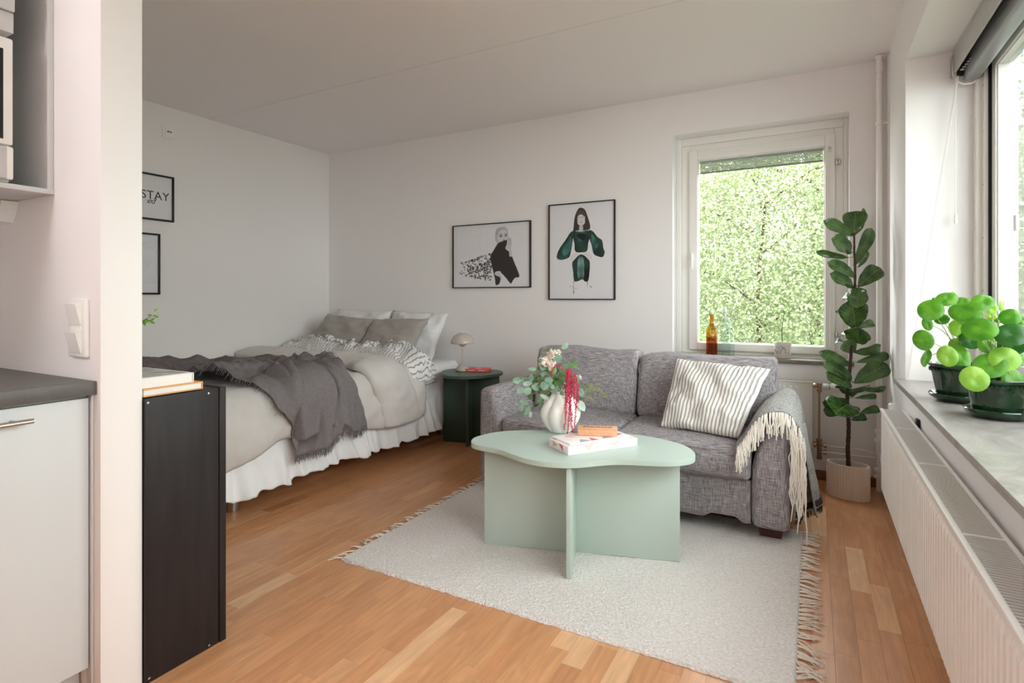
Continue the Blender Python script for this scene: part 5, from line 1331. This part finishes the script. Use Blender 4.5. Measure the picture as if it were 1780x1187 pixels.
MB2 = Matrix(((1, 0, 0, -1.776), (0, 0, -1, YB-.0005), (0, 1, 0, 1.095), (0, 0, 0, 1)))
picture('tall black framed watercolour print of a dark haired woman in a green dress', MB2, .525, .724, c2)
# left wall: x right runs along +y, out of the wall is +x
def ML(y0, z0): return Matrix(((0, 0, 1, XL+.0005), (1, 0, 0, y0), (0, 1, 0, z0), (0, 0, 0, 1)))
c3 = Canvas(20, 16, .43-.026, .33-.026, PAP)
p3 = picture('black framed lettered print high on the left wall beside the partition', ML(1.947, 1.661), .43, .33, c3, fw=.013)
text('STAY', .083, ML(2.347, 1.661) @ Matrix.Translation((0, .150, .0118)), M_ink, 'lettering', p3, ext=.0001, align='RIGHT', space=1.02)
text('ed', .060, ML(2.245, 1.661) @ Matrix.Translation((0, .118, .0119)), M_ink, 'lettering', p3, ext=.0001, align='RIGHT', shear=.45, space=.9)
c4 = Canvas(60, 90, .34-.026, .434-.026, PAP)
for k in range(9): c4.ell((.16+.1*math.sin(k*1.7))*1.0, .05+.035*k, .05, .03, (.62, .64, .68), .35)
c4.line([(.02, .30), (.10, .345), (.22, .35), (.30, .38)], .0025, (.5, .5, .5), .6); c4.line([(.02, .06), (.12, .075), (.29, .03)], .0025, (.5, .5, .5), .6)
picture('black framed pale sketch low on the left wall beside the partition', ML(1.939, 1.133), .34, .434, c4, fw=.013)

# ------------------------------------------------------------------ bed
bed = thing('bed', 'white double bed on metal legs in the left corner of the room', 'bed', (-3.3, 2.75, 0))
BX0, BX1, BY0, BY1 = -4.10, -2.58, 1.72, 3.80
MB().bbox(BX0, BX1, BY0, BY1, .14, .36, .02, 3).build('base', M_wlinen, bed)
mb = MB(); softbox(mb, BX0, BX1+.02, BY0, BY1, .362, .585, r=.05, puff=.006, n=12, wr=.004); weld(mb.build('mattress', M_wlinen, bed, smooth=180))
for (x, y) in ((-2.66, 1.84), (-2.66, 3.7), (-4.0, 1.84), (-4.0, 3.7)):
    l_ = MB(); l_.lathe([(.0, 0), (.033, 0), (.034, .003), (.034, .14), (0, .14)], (x, y, 0), 24); l_.build('leg', M_steel, bed)
sk = thing('bed_skirt', 'gathered white linen valance hanging round the bed base', 'bedding', (-3.3, 2.75, .1))
def skirt(y0, y1, seed, zb):
    def fn(u, v):
        y = lerp(y0, y1, u); z = lerp(.36, zb(y)+.020*nz(y*11, seed)+.010*ridge(y*9, seed), v)
        r = .048*v**.7*(ridge(y*5.5, z*.8, seed)*.8+.6*ridge(y*13, z*2, seed+1)-.35)+.008*nz(y*14, z*18, seed+4)
        return (BX1+.02+.052*v+r+.006, y+.012*v*nz(y*6, z*6, seed+2), z)
    return MB().grid(int((y1-y0)*110), 22, fn).build('panel', M_wlinen, sk, smooth=180, solid=.002)
skirt(1.66, 2.66, 1, lambda y: pw(y, [(1.66, .105), (1.84, .095), (1.95, .112), (2.06, .105), (2.2, .125), (2.5, .122), (2.66, .095)]))
skirt(2.655, 3.47, 7, lambda y: pw(y, [(2.66, .12), (2.9, .095), (2.97, .08), (3.0, .11), (3.2, .10), (3.47, .115)]))
def footskirt(u, v):
    x = lerp(BX0, BX1+.06, u); z = lerp(.36, .10, v); return (x, BY0-.02-.045*v+.02*v*nz(x*9, 3)-.0, z)
MB().grid(120, 12, footskirt).build('panel', M_wlinen, sk, smooth=180, solid=.002)

# common drape shape: a = distance from the far wall side across the bed, past the edge it falls
ATOP = BX1-.045-(-4.12)           # flat width
def drape(a, off=0.0, zt=.605, R=.085, flare=.10):
    """returns (x, z) for arc position a across the bed; off = distance outwards"""
    if a < ATOP: return (-4.12+a, zt+off)
    q = a-ATOP; arc = R*PI/2
    if q < arc:
        th = q/R; return (-4.12+ATOP+(R+off)*math.sin(th), zt-R+(R+off)*math.cos(th))
    s = q-arc; return (-4.12+ATOP+R+off+flare*s*.55, zt-R-s)
def alen(z, zt=.605, R=.085): return ATOP+R*PI/2+(zt-R-z)     # arc position whose drape height is z
dv = thing('duvet', 'pale grey linen duvet spread over the bed and hanging to the side', 'bedding', (-3.3, 2.4, .6))
def hem(y): return pw(y, [(1.60, .235), (1.70, .245), (1.844, .287), (1.968, .337), (2.05, .345), (2.238, .306), (2.632, .264), (2.844, .23), (3.21, .249)])
DY0, DY1 = 1.60, 3.24
def duvet(u, v):
    y = lerp(DY0, DY1, v); A = alen(hem(y)); a = A*(1-(1-u)**1.0)
    zt = .612+.014*nz(a*2.2, y*2.2, 1)+.006*nz(a*7, y*7, 2)
    side = max(0, (a-ATOP)/(A-ATOP))
    off = .014+.038*side*(nz(y*4.0+a*1.5, a*1.6, 4))+.026*side*ridge(y*5+a*2.5, a*3.4, 6)+.007*ridge(y*11+a*4, a*7, 16)*(.3+.7*side)+.004*ridge(y*24, a*16, 2)+.016*math.sin(min(1, side)*PI)
    off += .010*max(0, 1-abs(side-1)/.1)*0
    x, z = drape(a, off, zt)
    if y < 1.72:
        t = (1.72-y)/.12; z -= .09*t*t*(1-.8*side)-0; 
    if u > .985: x -= .012*(u-.985)/.015
    return (x, y, z)
MB().grid(110, 110, duvet).build('cover', M_duvet, dv, smooth=180, solid=.006)
def foot_f(u, v):
    x = lerp(-4.11, -2.50, u); z = lerp(.52, .24, v); return (x, 1.600-.012*math.sin(v*PI)+.012*nz(x*6, z*3, 3), z)
MB().grid(60, 14, foot_f).build('foot_end', M_duvet, dv, smooth=180, solid=.006)
# folded back end of the duvet
def yf(a):   # front edge of the fold
    zz = a-ATOP
    return pw(zz, [(-1.5, 2.87), (-.9, 2.80), (-.35, 2.74), (-.12, 2.73), (.0, 2.67), (.10, 2.69), (.22, 2.75), (.35, 2.80), (.5, 2.84)])
def yh(a):
    zz = a-ATOP
    return pw(zz, [(-1.5, 3.31), (-.7, 3.20), (-.3, 3.20), (-.05, 3.12), (.05, 3.06), (.2, 3.14), (.35, 3.20), (.5, 3.22)])
def fold(u, v):
    A = alen(.236); a = A*u
    t = v; y = lerp(yf(a), yh(a), .5-.5*math.cos(t*PI)*1.0)
    prof = math.sin(PI*min(1, max(0, t)))**.45
    side = max(0, (a-ATOP)/(A-ATOP))
    th = (.052+.016*nz(a*2.5, y*2, 5))*prof
    off = .018+th+.008*prof*nz(a*9, y*5, 8)+.009*prof*ridge(a*10, y*5, 9)*(1-abs(2*t-1))+.005*prof*ridge(a*22+y*9, y*16, 19)+.016*side*nz(y*7, a*2, 3)
    if t < .25: off += .005*nz(a*34, t*6, 2)*math.sin(t/.25*PI)
    off -= .045*t**9
    x, z = drape(a, off, .618)
    return (x, y, z)
MB().grid(120, 44, fold).build('turned_back_fold', M_duvet, dv, smooth=180, solid=.004)

# striped crumpled sheet
ss = thing('striped_sheet', 'crumpled white and grey striped sheet bunched below the pillows', 'bedding', (-3.3, 3.3, .62))
def sheetf(u, v):
    a = lerp(.02, ATOP+.20, u); y0 = lerp(3.22, 3.09, u); y1 = lerp(3.50, 3.42, u); 
    t = v; y = lerp(y0, y1, t)
    hgt = pw(u, [(0, .05), (.12, .11), (.3, .15), (.42, .12), (.6, .11), (.8, .13), (.9, .10), (1, .02)])
    body = math.sin(PI*t)**.6
    w1 = ridge(a*3.6+nz(a*3, y*5)*1.2, y*5.5, 3); w2 = ridge(a*8.5+y*6, y*9, 7)
    off = .012+body*hgt*.86*(.50+.50*w1+.42*w2)+.014*body*ridge(a*18+y*7, y*20, 5)
    x, z = drape(a, off, .622, R=.09)
    y += .045*w2*body*(1 if t < .5 else -1)*.6+.03*nz(a*5, t*3, 9)
    return (x, y, z)
MB().grid(170, 60, sheetf).build('cloth', M_sheet, ss, smooth=180, solid=.002)

# white under-sheet hanging at the head end
def under(u, v):
    y = lerp(2.85, 3.80, v); A = alen(pw(y, [(2.85, .16), (3.4, .12), (3.55, .13), (3.8, .16)])); a = lerp(.0, A, u)
    side = max(0, (a-ATOP)/(A-ATOP)); x, z = drape(a, -.006+.004*ridge(a*6, y*6, 3)+side*(.018*ridge(y*8, a*2.5, 6)+.010*nz(y*15, a*6, 2)), .598, R=.06, flare=.04)
    return (x, y, z)
MB().grid(110, 60, under).build('under_sheet', M_wlinen, bed, smooth=180, solid=.003)

# pillows
def pil(label, TL, TR, BR, BL, T, m, seed, **k):
    o = pillow('pillow', TL, TR, BR, BL, T, m, None, n=30, seed=seed, **k); recenter(o, [(BR[i]+BL[i])/2 for i in range(3)]); return tag(o, label, 'pillow')
pil('white pillow standing against the back wall, left of the pair', (-3.93, 3.80, 1.005), (-3.27, 3.80, 1.000), (-3.27, 3.62, .605), (-3.93, 3.62, .605), .13, M_wlinen, 1, wr=.010)
pil('white pillow standing against the back wall, right of the pair', (-3.26, 3.80, 1.000), (-2.655, 3.79, .985), (-2.70, 3.60, .60), (-3.29, 3.60, .605), .14, M_wlinen, 2, wr=.012)
pil('taupe linen pillow leaning in front, left of the pair', (-3.80, 3.55, .968), (-3.195, 3.55, .925), (-3.33, 3.40, .635), (-3.95, 3.40, .65), .13, M_pgrey, 3, wr=.010, pinch=.03)
pil('taupe linen pillow leaning in front, right of the pair', (-3.225, 3.54, .930), (-2.655, 3.52, .950), (-2.78, 3.38, .635), (-3.33, 3.38, .64), .13, M_pgrey, 4, wr=.010, pinch=.03)

# charcoal throw
th = thing('throw_blanket', 'dark grey muslin throw with frayed edges lying across the foot of the bed', 'blanket', (-3.2, 2.2, .62))
def thr(u, v):
    """u across the blanket width (foot -> head), v along from the wall side to the hanging hem"""
    zh = pw(u, [(0, .25), (.1, .25), (.2, .265), (.36, .262), (.55, .322), (.60, .375), (.68, .35), (.73, .305), (.86, .30), (1, .315)])
    A = alen(zh, .625); a = A*v
    yl = pw(a-ATOP, [(-1.4, 1.80), (-.6, 1.76), (-.2, 1.83), (.0, 1.86), (.05, 1.89), (.19, 2.0), (.25, 2.06), (.42, 2.07)])
    yr = pw(a-ATOP, [(-1.4, 2.10), (-.9, 2.30), (-.6, 2.50), (-.25, 2.64), (-.05, 2.56), (.06, 2.50), (.18, 2.56), (.35, 2.61), (.45, 2.62)])
    w = nz(u*4, v*3, 2)*.03
    y = lerp(yl, yr, u)+w*(1-abs(2*u-1))
    side = max(0, (a-ATOP)/(A-ATOP)); cr = max(0, 1-side*1.2)
    gather = math.exp(-((a-ATOP+.22)/.28)**2)
    off = .030+.026*(ridge(y*6+a*1.5, a*1.7, 4))+.015*ridge(y*13+a*2, a*3.0, 8)*(.6+.4*cr)+.034*gather*max(0, ridge(y*7, a*6, 12))+.005*ridge(y*30, a*6, 21)
    off += .018*(1-min(1, abs(a-ATOP+.7)/.7))*ridge(y*4, a*5, 1)
    th_ = math.atan2(y-2.36, a-(ATOP-.22)); ds = math.hypot(y-2.36, a-(ATOP-.22))
    off += .042*min(1, ds/.25)*(ridge(th_*2.8, ds*.7, 31)-.15)*(1 if a > ATOP-.25 else .35)+.022*max(0, ridge(th_*6.5, ds*1.2, 33))*min(1, ds/.25)
    off = max(.020, off+.012*side)
    x, z = drape(a, off, .62)
    return (x, y, z)
MB().grid(120, 150, thr).build('cloth', M_throw, th, smooth=180, solid=.003)
# overlapping loose corner of the throw on the hanging side
def thr2(u, v):
    a0 = ATOP-.12; A = alen(lerp(.33, .40, u), .625); a = lerp(a0, A, v); y = lerp(2.03+.05*v, 2.30+.085*v, u)
    off = .092+.014*ridge(y*8+a*2, a*2, 14)+.012*nz(y*5, a*4, 3); 
    if v < .15: off -= .062*(1-v/.15)
    if u < .10: off -= .060*(1-u/.10)
    x, z = drape(a, off, .62); return (x, y, z)
MB().grid(40, 50, thr2).build('loose_corner', M_throw, th, smooth=180, solid=.003)
fg = MB(); rr = random.Random(6)
hemp = [Vector(thr(k/200, 1)) for k in range(201)]
strands(fg, [p for p in hemp for _ in range(2)], (.1, 0, -1), .034, .0012, .35, 3, 3, seed=3, lenjit=.4)
strands(fg, [Vector(thr(0, .50+.36*k/110)) for k in range(111)], (.1, -.55, -.8), .030, .0012, .5, 3, 3, seed=4, lenjit=.5)
strands(fg, [Vector(thr(1, .55+.25*k/30)) for k in range(31)], (.0, .8, -.2), .022, .0010, .5, 3, 3, seed=5, lenjit=.5)
strands(fg, [Vector(thr2(1, .15+.85*k/90))+Vector((.004, 0, 0)) for k in range(91)], (.25, .6, -.6), .026, .0012, .7, 3, 4, seed=6, lenjit=.5, wav=.008)
strands(fg, [Vector(thr2(k/60, 1)) for k in range(61)], (.1, 0, -1), .028, .0012, .4, 3, 3, seed=7, lenjit=.5)
fg.build('fringe', M_throw, th, kind='stuff')

# ------------------------------------------------------------------ fiddle-leaf fig
fx, fy = .172, 3.605
pot = thing('plant_pot', 'cream ribbed oval ceramic pot on the floor in the corner', 'pot', (fx, fy, 0))
Mrot = Matrix.Rotation(math.radians(-18), 4, 'Z')
def rib(r, z, a): 
    k = 1+.020*abs(math.sin(a*26+.5*math.sin(z*30+a*3)))
    return (r*k, z)
def oval(mb, rx, ry, prof, n=414, ribs=True, cap=False):
    vs = []; m = len(prof)
    for s_, z in prof:
        for k in range(n):
            a = 2*PI*k/n; kk = (1+.065*(abs(math.sin(a*23+.22*math.sin(z*30+a*3)))**.8-.75)) if ribs else 1
            p = Mrot @ Vector((rx*s_*kk*math.cos(a), ry*s_*kk*math.sin(a), z)); vs.append((p.x+fx, p.y+fy, z))
    fs = [(i*n+k, i*n+(k+1) % n, (i+1)*n+(k+1) % n, (i+1)*n+k) for i in range(m-1) for k in range(n)]
    return mb.add(vs, fs+([tuple(range(n))[::-1]] if cap else []))
mb = MB(); oval(mb, .106, .070, [(.985, .001), (1, .006), (1, .10), (1, .180), (.99, .187)], cap=True); mb.build('wall', M_ceramic, pot, smooth=60)
mb = MB(); oval(mb, .106, .070, [(.995, .186), (.96, .1885), (.90, .187), (.88, .16), (.86, .12)][::1], ribs=False); mb.build('rim', M_ceramic, pot, smooth=60)
fig = thing('fiddle_leaf_fig', 'tall fiddle-leaf fig with big wavy dark green leaves in the corner', 'plant', (fx, fy, .15))
so_ = MB(); oval(so_, .094, .061, [(.3, .142), (.99, .150)], ribs=False)
so_.grid(8, 8, lambda u, v: Mrot @ Vector(((u-.5)*.10, (v-.5)*.06, .0))+Vector((fx, fy, .152+.004*nz(u*9, v*9)))); so_.build('soil', M_soil, fig, smooth=60)
tp = [(fx+.004, fy, .14), (fx, fy, .26), (fx+.004, fy, .40), (fx-.003, fy, .55), (fx+.012, fy, .75), (fx+.022, fy, .95), (fx+.03, fy+.004, 1.10), (fx+.034, fy, 1.25), (fx+.030, fy, 1.38), (fx+.030, fy, 1.47)]
tk_ = MB(); sp = spline(tp, 8, False); nS = len(sp)
tk_.tube([p+Vector((.0015*nz(i*1.7), .0015*nz(i*1.3, 5), 0)) for i, p in enumerate(sp)], [lerp(.0105, .004, i/nS)*(1+.22*abs(math.sin(i*1.9))) for i in range(nS)], 10)
rn = random.Random(8)
for i in range(34):
    k = rn.randint(3, int(nS*.62)); p = sp[k]; a = rn.uniform(0, 2*PI); r = lerp(.0105, .004, k/nS)
    tk_.tube([p+Vector((math.cos(a)*r*.8, math.sin(a)*r*.8, 0)), p+Vector((math.cos(a)*(r+.006), math.sin(a)*(r+.006), .004))], [.003, .0012], 5)
tk_.build('trunk', M_bark, fig, smooth=60)
fp_ = lambda t: (.16+.62*math.sin(min(1, t/.42)*PI/2)**1.2 if t < .42 else (.78+.22*math.sin((t-.42)/.32*PI/2) if t < .74 else max(.0, math.cos((t-.74)/.26*PI/2))**.5)) if .0 < t < 1 else (.06 if t <= 0 else .02)
rn = random.Random(14)
for i, (b, t, W, roll) in enumerate(FICUS):
    b = Vector(b); t = Vector(t)
    # petiole starts on the trunk
    tr_ = min(sp, key=lambda q: (q-b).length); pet0 = Vector((tr_.x, tr_.y, tr_.z))
    ax = (t-b); L = ax.length; axn = ax.normalized()
    toc = Vector((0, 0, 1.11))-b; toc.z = 0; toc.normalize()
    # leaf face: up-ish and outwards; leaves drawn broad face the room
    nr = toc*1.0+Vector((0, 0, .55)); nr = (nr-axn*nr.dot(axn)).normalized()
    nr = Matrix.Rotation(math.radians(roll)*(1 if axn.x > 0 else -1), 3, axn) @ nr
    bend = .16 if roll < 40 else .22
    mb = MB(); c = (b+t)/2+nr*bend*L*.18
    sd = axn.cross(nr)
    def fn(u, v, b=b, axn=axn, nr=nr, sd=sd, L=L, W=W, i=i, bend=bend):
        s = 2*u-1; w = fp_(v); wd = W*.5*1.28
        p = b+axn*v*L+sd*s*w*wd
        p += nr*(abs(s)**1.5*w*W*.16+bend*L*(v-v*v)*1.6-.0+.05*W*math.sin(v*13+i+(1.7 if s > 0 else 0))*abs(s)**2-.06*W*math.cos(v*8*PI)*abs(s)*.25)
        p.z -= .05*L*v*v*(1 if abs(axn.z) < .8 else 0)
        return p
    mb.grid(8, 14, fn); mb.build('leaf', M_ficus, fig, smooth=180, solid=.0008)
    MB().tube([pet0, pet0.lerp(b, .5)+Vector((0, 0, .003)), b+axn*.004], [.0028, .0022, .002], 6).build('petiole', M_petiole if i % 3 else M_bark, fig)

# ------------------------------------------------------------------ green glazed pots with round-leaved plants
def pileapot(x, y, rt, rb_, h, label, lp_label, leaves, stem_h, seed):
    z0 = .7285
    pt_ = thing('plant_pot', label, 'pot', (x, y, z0))
    MB().lathe([(0, .006), (rb_*.86, .006), (rb_*.90, .0), (rb_*1.02, .0), (rb_*1.34, .016), (rb_*1.40, .026), (rb_*1.36, .029), (rb_*1.24, .016), (0, .012)], (x, y, z0), 56).build('saucer', M_glaze, pt_, smooth=45)
    MB().lathe([(0, .014), (rb_, .014), (rb_*1.03, .022), (lerp(rb_, rt, .7), .014+h*.70), (lerp(rb_, rt, .74), .014+h*.72), (lerp(rb_, rt, .90), .014+h*.88), (rt*1.03, .014+h*.91), (rt*1.06, .014+h*.95), (rt*1.04, .014+h), (rt*.97, .014+h), (rt*.93, .014+h*.96), (rt*.90, .014+h*.80)], (x, y, z0), 64).build('pot_wall', M_glaze, pt_, smooth=45)
    n = 40; gmb = MB()
    rz = lerp(rb_, rt, .83)+.004
    for k in range(n):
        a = 2*PI*k/n
        c = Vector((x+rz*math.cos(a), y+rz*math.sin(a), z0+.014+h*.81)); ta = Vector((-math.sin(a), math.cos(a), 0)); up = Vector((0, 0, 1)); w = rz*PI/n*.95
        gmb.tube([c-ta*w-up*w*.3, c-ta*w*.5+up*w*.6, c+up*w*.1, c+ta*w*.5-up*w*.6, c+ta*w+up*w*.3], [.0022]*5, 5, caps=False)
    gmb.build('relief_band', M_glaze, pt_, smooth=60, kind='stuff')
    pl = thing('pilea_plant', lp_label, 'plant', (x, y, z0+h*.8))
    MB().lathe([(0, .012+h*.84), (rt*.6, .012+h*.85), (rt*.9, .012+h*.83)], (x, y, z0), 30).build('soil', M_soil, pl)
    r_ = random.Random(seed); zt = z0+h
    st = MB(); st.tube(spline([(x, y, zt-.03), (x+.006, y-.004, zt+stem_h*.5), (x-.004, y, zt+stem_h)], 5, False), [.006]*10+[.004], 8); st.build('stem', M_bark, pl, smooth=60)
    cam_p = Vector((.3, 0, 1.35))
    for i, (c, rx, ry) in enumerate(leaves):
        c = Vector(c); out = (c-Vector((x, y, zt+.03)))
        nr = ((cam_p-c).normalized()*1.0+out.normalized()*.25+Vector((0, 0, .06))+Vector((r_.uniform(-.2, .2), r_.uniform(-.2, .2), r_.uniform(-.2, .2)))).normalized()
        # narrow drawn leaves are seen nearer edge-on
        R = max(rx, ry); asp = min(rx, ry)/R; rt_ = Vector((C_, S_, 0))
        vax = Vector((0, 0, 1))
        if asp < .7:
            tilt = math.acos(max(.22, asp)); 
            axr = vax if rx < ry else rt_
            nr = Matrix.Rotation(tilt*(1 if out.dot(rt_) > 0 else -1), 3, axr) @ (cam_p-c).normalized()
        a_ = (rt_-nr*rt_.dot(nr)).normalized(); b_ = nr.cross(a_)
        mb = MB(); vs = []; fs = []; NR, NA = 5, 20; sq = rx/max(ry, 1e-6) if asp >= .7 else 1
        sx, sy = (min(1, sq) , min(1, 1/sq)) if asp >= .7 else (1, 1)
        vs.append(c+nr*(-.004))
        for q in range(1, NR+1):
            for k in range(NA):
                a = 2*PI*k/NA; rr_ = R*q/NR
                vs.append(c+a_*math.cos(a)*rr_*sx+b_*math.sin(a)*rr_*sy*1.14+nr*(-.004+.006*(q/NR)**1-.009*(q/NR)**3+.0022*(q/NR)*math.sin(3*a+i)))
        uvs = [(.5, .5)]+[(.5+.5*q/NR*math.cos(2*PI*k/NA), .5+.5*q/NR*math.sin(2*PI*k/NA)) for q in range(1, NR+1) for k in range(NA)]
        fs = [(0, 1+k, 1+(k+1) % NA) for k in range(NA)]+[(1+(q-1)*NA+k, 1+q*NA+k, 1+q*NA+(k+1) % NA, 1+(q-1)*NA+(k+1) % NA) for q in range(1, NR) for k in range(NA)]
        mb.add(vs, fs, 0, uvs); m_ = M_pilead if i in DARKS.get(seed, ()) else (M_pilealt if i in PALES.get(seed, ()) else M_pilea)
        lf = mb.build('leaf', m_, pl, smooth=180)
        s0 = Vector((x, y, zt+stem_h*r_.uniform(.1, .9))); e = c-nr*.005; md = (s0+e)/2+Vector((0, 0, .018))
        MB().tube(spline([s0, md, e], 5, False), .0013, 5, caps=False).build('petiole', M_petiole, pl)
        MB().disc(c+nr*(-.0034), nr, .0016, 8).build('leaf_eye', M_pilealt, lf, smooth=0)
DARKS = {1: (16,), 2: (6, 7)}; PALES = {1: (9, 14, 6), 2: (9, 10, 12, 4, 3, 16)}
pileapot(.475, 2.585, .088, .066, .125, 'dark green glazed pot on the sill, the farther of the two', 'round-leaved pilea in the farther green pot', PILEA1, .10, 1)
pileapot(.515, 2.290, .080, .060, .112, 'dark green glazed pot on the sill, the nearer of the two', 'round-leaved pilea in the nearer green pot', PILEA2, .11, 2)

# ------------------------------------------------------------------ things on the back windowsill
def bottle(label, x, y, prof, m, cap=None, liquid=None, group=None):
    b_ = thing('bottle', label, 'bottle', (x, y, .7275))
    MB().lathe(prof, (x, y, .7275), 32).build('glass', m, b_, smooth=50)
    if liquid: MB().lathe(liquid, (x, y, .7275), 28).build('liquid', M_liquid, b_, smooth=50)
    r, z0, z1 = cap; MB().lathe([(0, z0), (r, z0), (r*1.03, z1-.002), (r*.9, z1), (0, z1)], (x, y, .7275), 20).build('cap', M_white, b_, label='white stopper'); return b_
wine = [(0, .002), (.030, 0), (.036, .004), (.037, .02), (.037, .150), (.034, .172), (.022, .192), (.0145, .205), (.0135, .24), (.0135, .262), (.015, .264), (.015, .272), (.013, .273)]
bottle('brown glass bottle with white stopper on the back windowsill', -.598, 3.915, wine, M_amber, (.0115, .262, .292), [(0, .006), (.034, .006), (.0345, .12), (0, .121)])
w2_ = [(a, b*1.10) for a, b in wine]
bottle('clear glass bottle behind, the taller of the two clear ones', -.522, 3.950, w2_, M_clearglass, (.0115, .285, .318))
bottle('clear glass bottle in front, the shorter of the two clear ones', -.494, 3.900, [(a*1.12, b*.86) for a, b in wine], M_clearglass, (.0115, .222, .25))
sp2 = thing('plant_pot', 'small speckled stoneware pot with blue sprigs on the back windowsill', 'pot', (-.168, 3.905, .7275))
M_stoneware = mat('stoneware', srgb(196, 188, 178), .6, bump=.2, scale=90, var=.12, vscale=70)
MB().lathe([(0, .0), (.044, 0), (.047, .004), (.0485, .05), (.051, .098), (.049, .101), (.045, .099), (.043, .08)], (-.168, 3.905, .7275), 40).build('pot_wall', M_stoneware, sp2, smooth=45)
M_blue = mat('blue_grey_glaze', srgb(88, 92, 108), .5, bump=.05, scale=90)
dc = MB(); rn = random.Random(9)
for k in range(16):
    a = -PI/2+rn.uniform(-1.1, .9); z = .045+rn.uniform(-.012, .035); R = .0505
    for q in range(5):
        an = 2*PI*q/5; aa = a+math.cos(an)*.055; zz = z+math.sin(an)*.003
        c = Vector((-.168+R*math.cos(aa), 3.905+R*math.sin(aa), .7275+zz)); dc.disc(c, (math.cos(aa), math.sin(aa), 0), .0018, 6)
dc.build('sprig_pattern', M_blue, sp2, smooth=0, kind='stuff')
sd_ = thing('seedling', 'thin young maple-leaved seedling growing in the small stoneware pot', 'plant', (-.168, 3.905, .80))
MB().lathe([(0, .090), (.043, .088)], (-.168, 3.905, .7275), 24).build('soil', M_soil, sd_)
MB().tube(spline([(-.168, 3.905, .815), (-.172, 3.90, .88), (-.166, 3.90, .96), (-.160, 3.90, 1.03)], 6, False), [.0022]*10+[.0016]*9, 6).build('stem', M_bark, sd_)
M_seed = leafmat('seedling_leaf', srgb(120, 170, 80), srgb(160, 200, 110), .5, trans=.5)
for i in range(22):
    z = rn.choice((.83, .85, .885, .93, .97, 1.0, 1.03, 1.05)); a = rn.uniform(0, 2*PI); c = Vector((-.166+math.cos(a)*rn.uniform(.015, .055), 3.905+math.sin(a)*.03, z+rn.uniform(-.01, .01)))
    mb = MB()
    for q in range(5):
        an = (q-2)*.5; d = Vector((math.cos(a+an), math.sin(a+an)*.6, -.35+.2*math.cos(an)))
        leaf(mb, c+d*.010, d, (0, -.6, 1), .024, .007, 4, 2)
    mb.tube([(-.166, 3.90, z-.01), c], .0006, 4, caps=False)
    mb.build('leaf', M_seed, sd_, smooth=180)

# ------------------------------------------------------------------ repeats share a group
GROUPS = {'pillow': 'pillows at the head of the bed', 'framed_print': 'black framed prints on the walls', 'bottle': 'glass bottles on the back windowsill', 'tree': 'trees outside the windows', 'pilea_plant': 'potted pileas on the stone sill', 'radiator': 'white panel radiators', 'pull_cord': 'white blind cords'}
for o in list(scn.objects):
    if o.parent is None and o.name.split('.')[0] in GROUPS: o['group'] = GROUPS[o.name.split('.')[0]]
    if o.parent is None and o.name.split('.')[0] == 'book' and 'shelf unit' in o['label']: o['group'] = 'hardbacks stacked on the shelf unit'
    if o.parent is None and o.name.split('.')[0] == 'plant_pot' and 'glazed' in o['label']: o['group'] = 'green glazed pots on the stone sill'
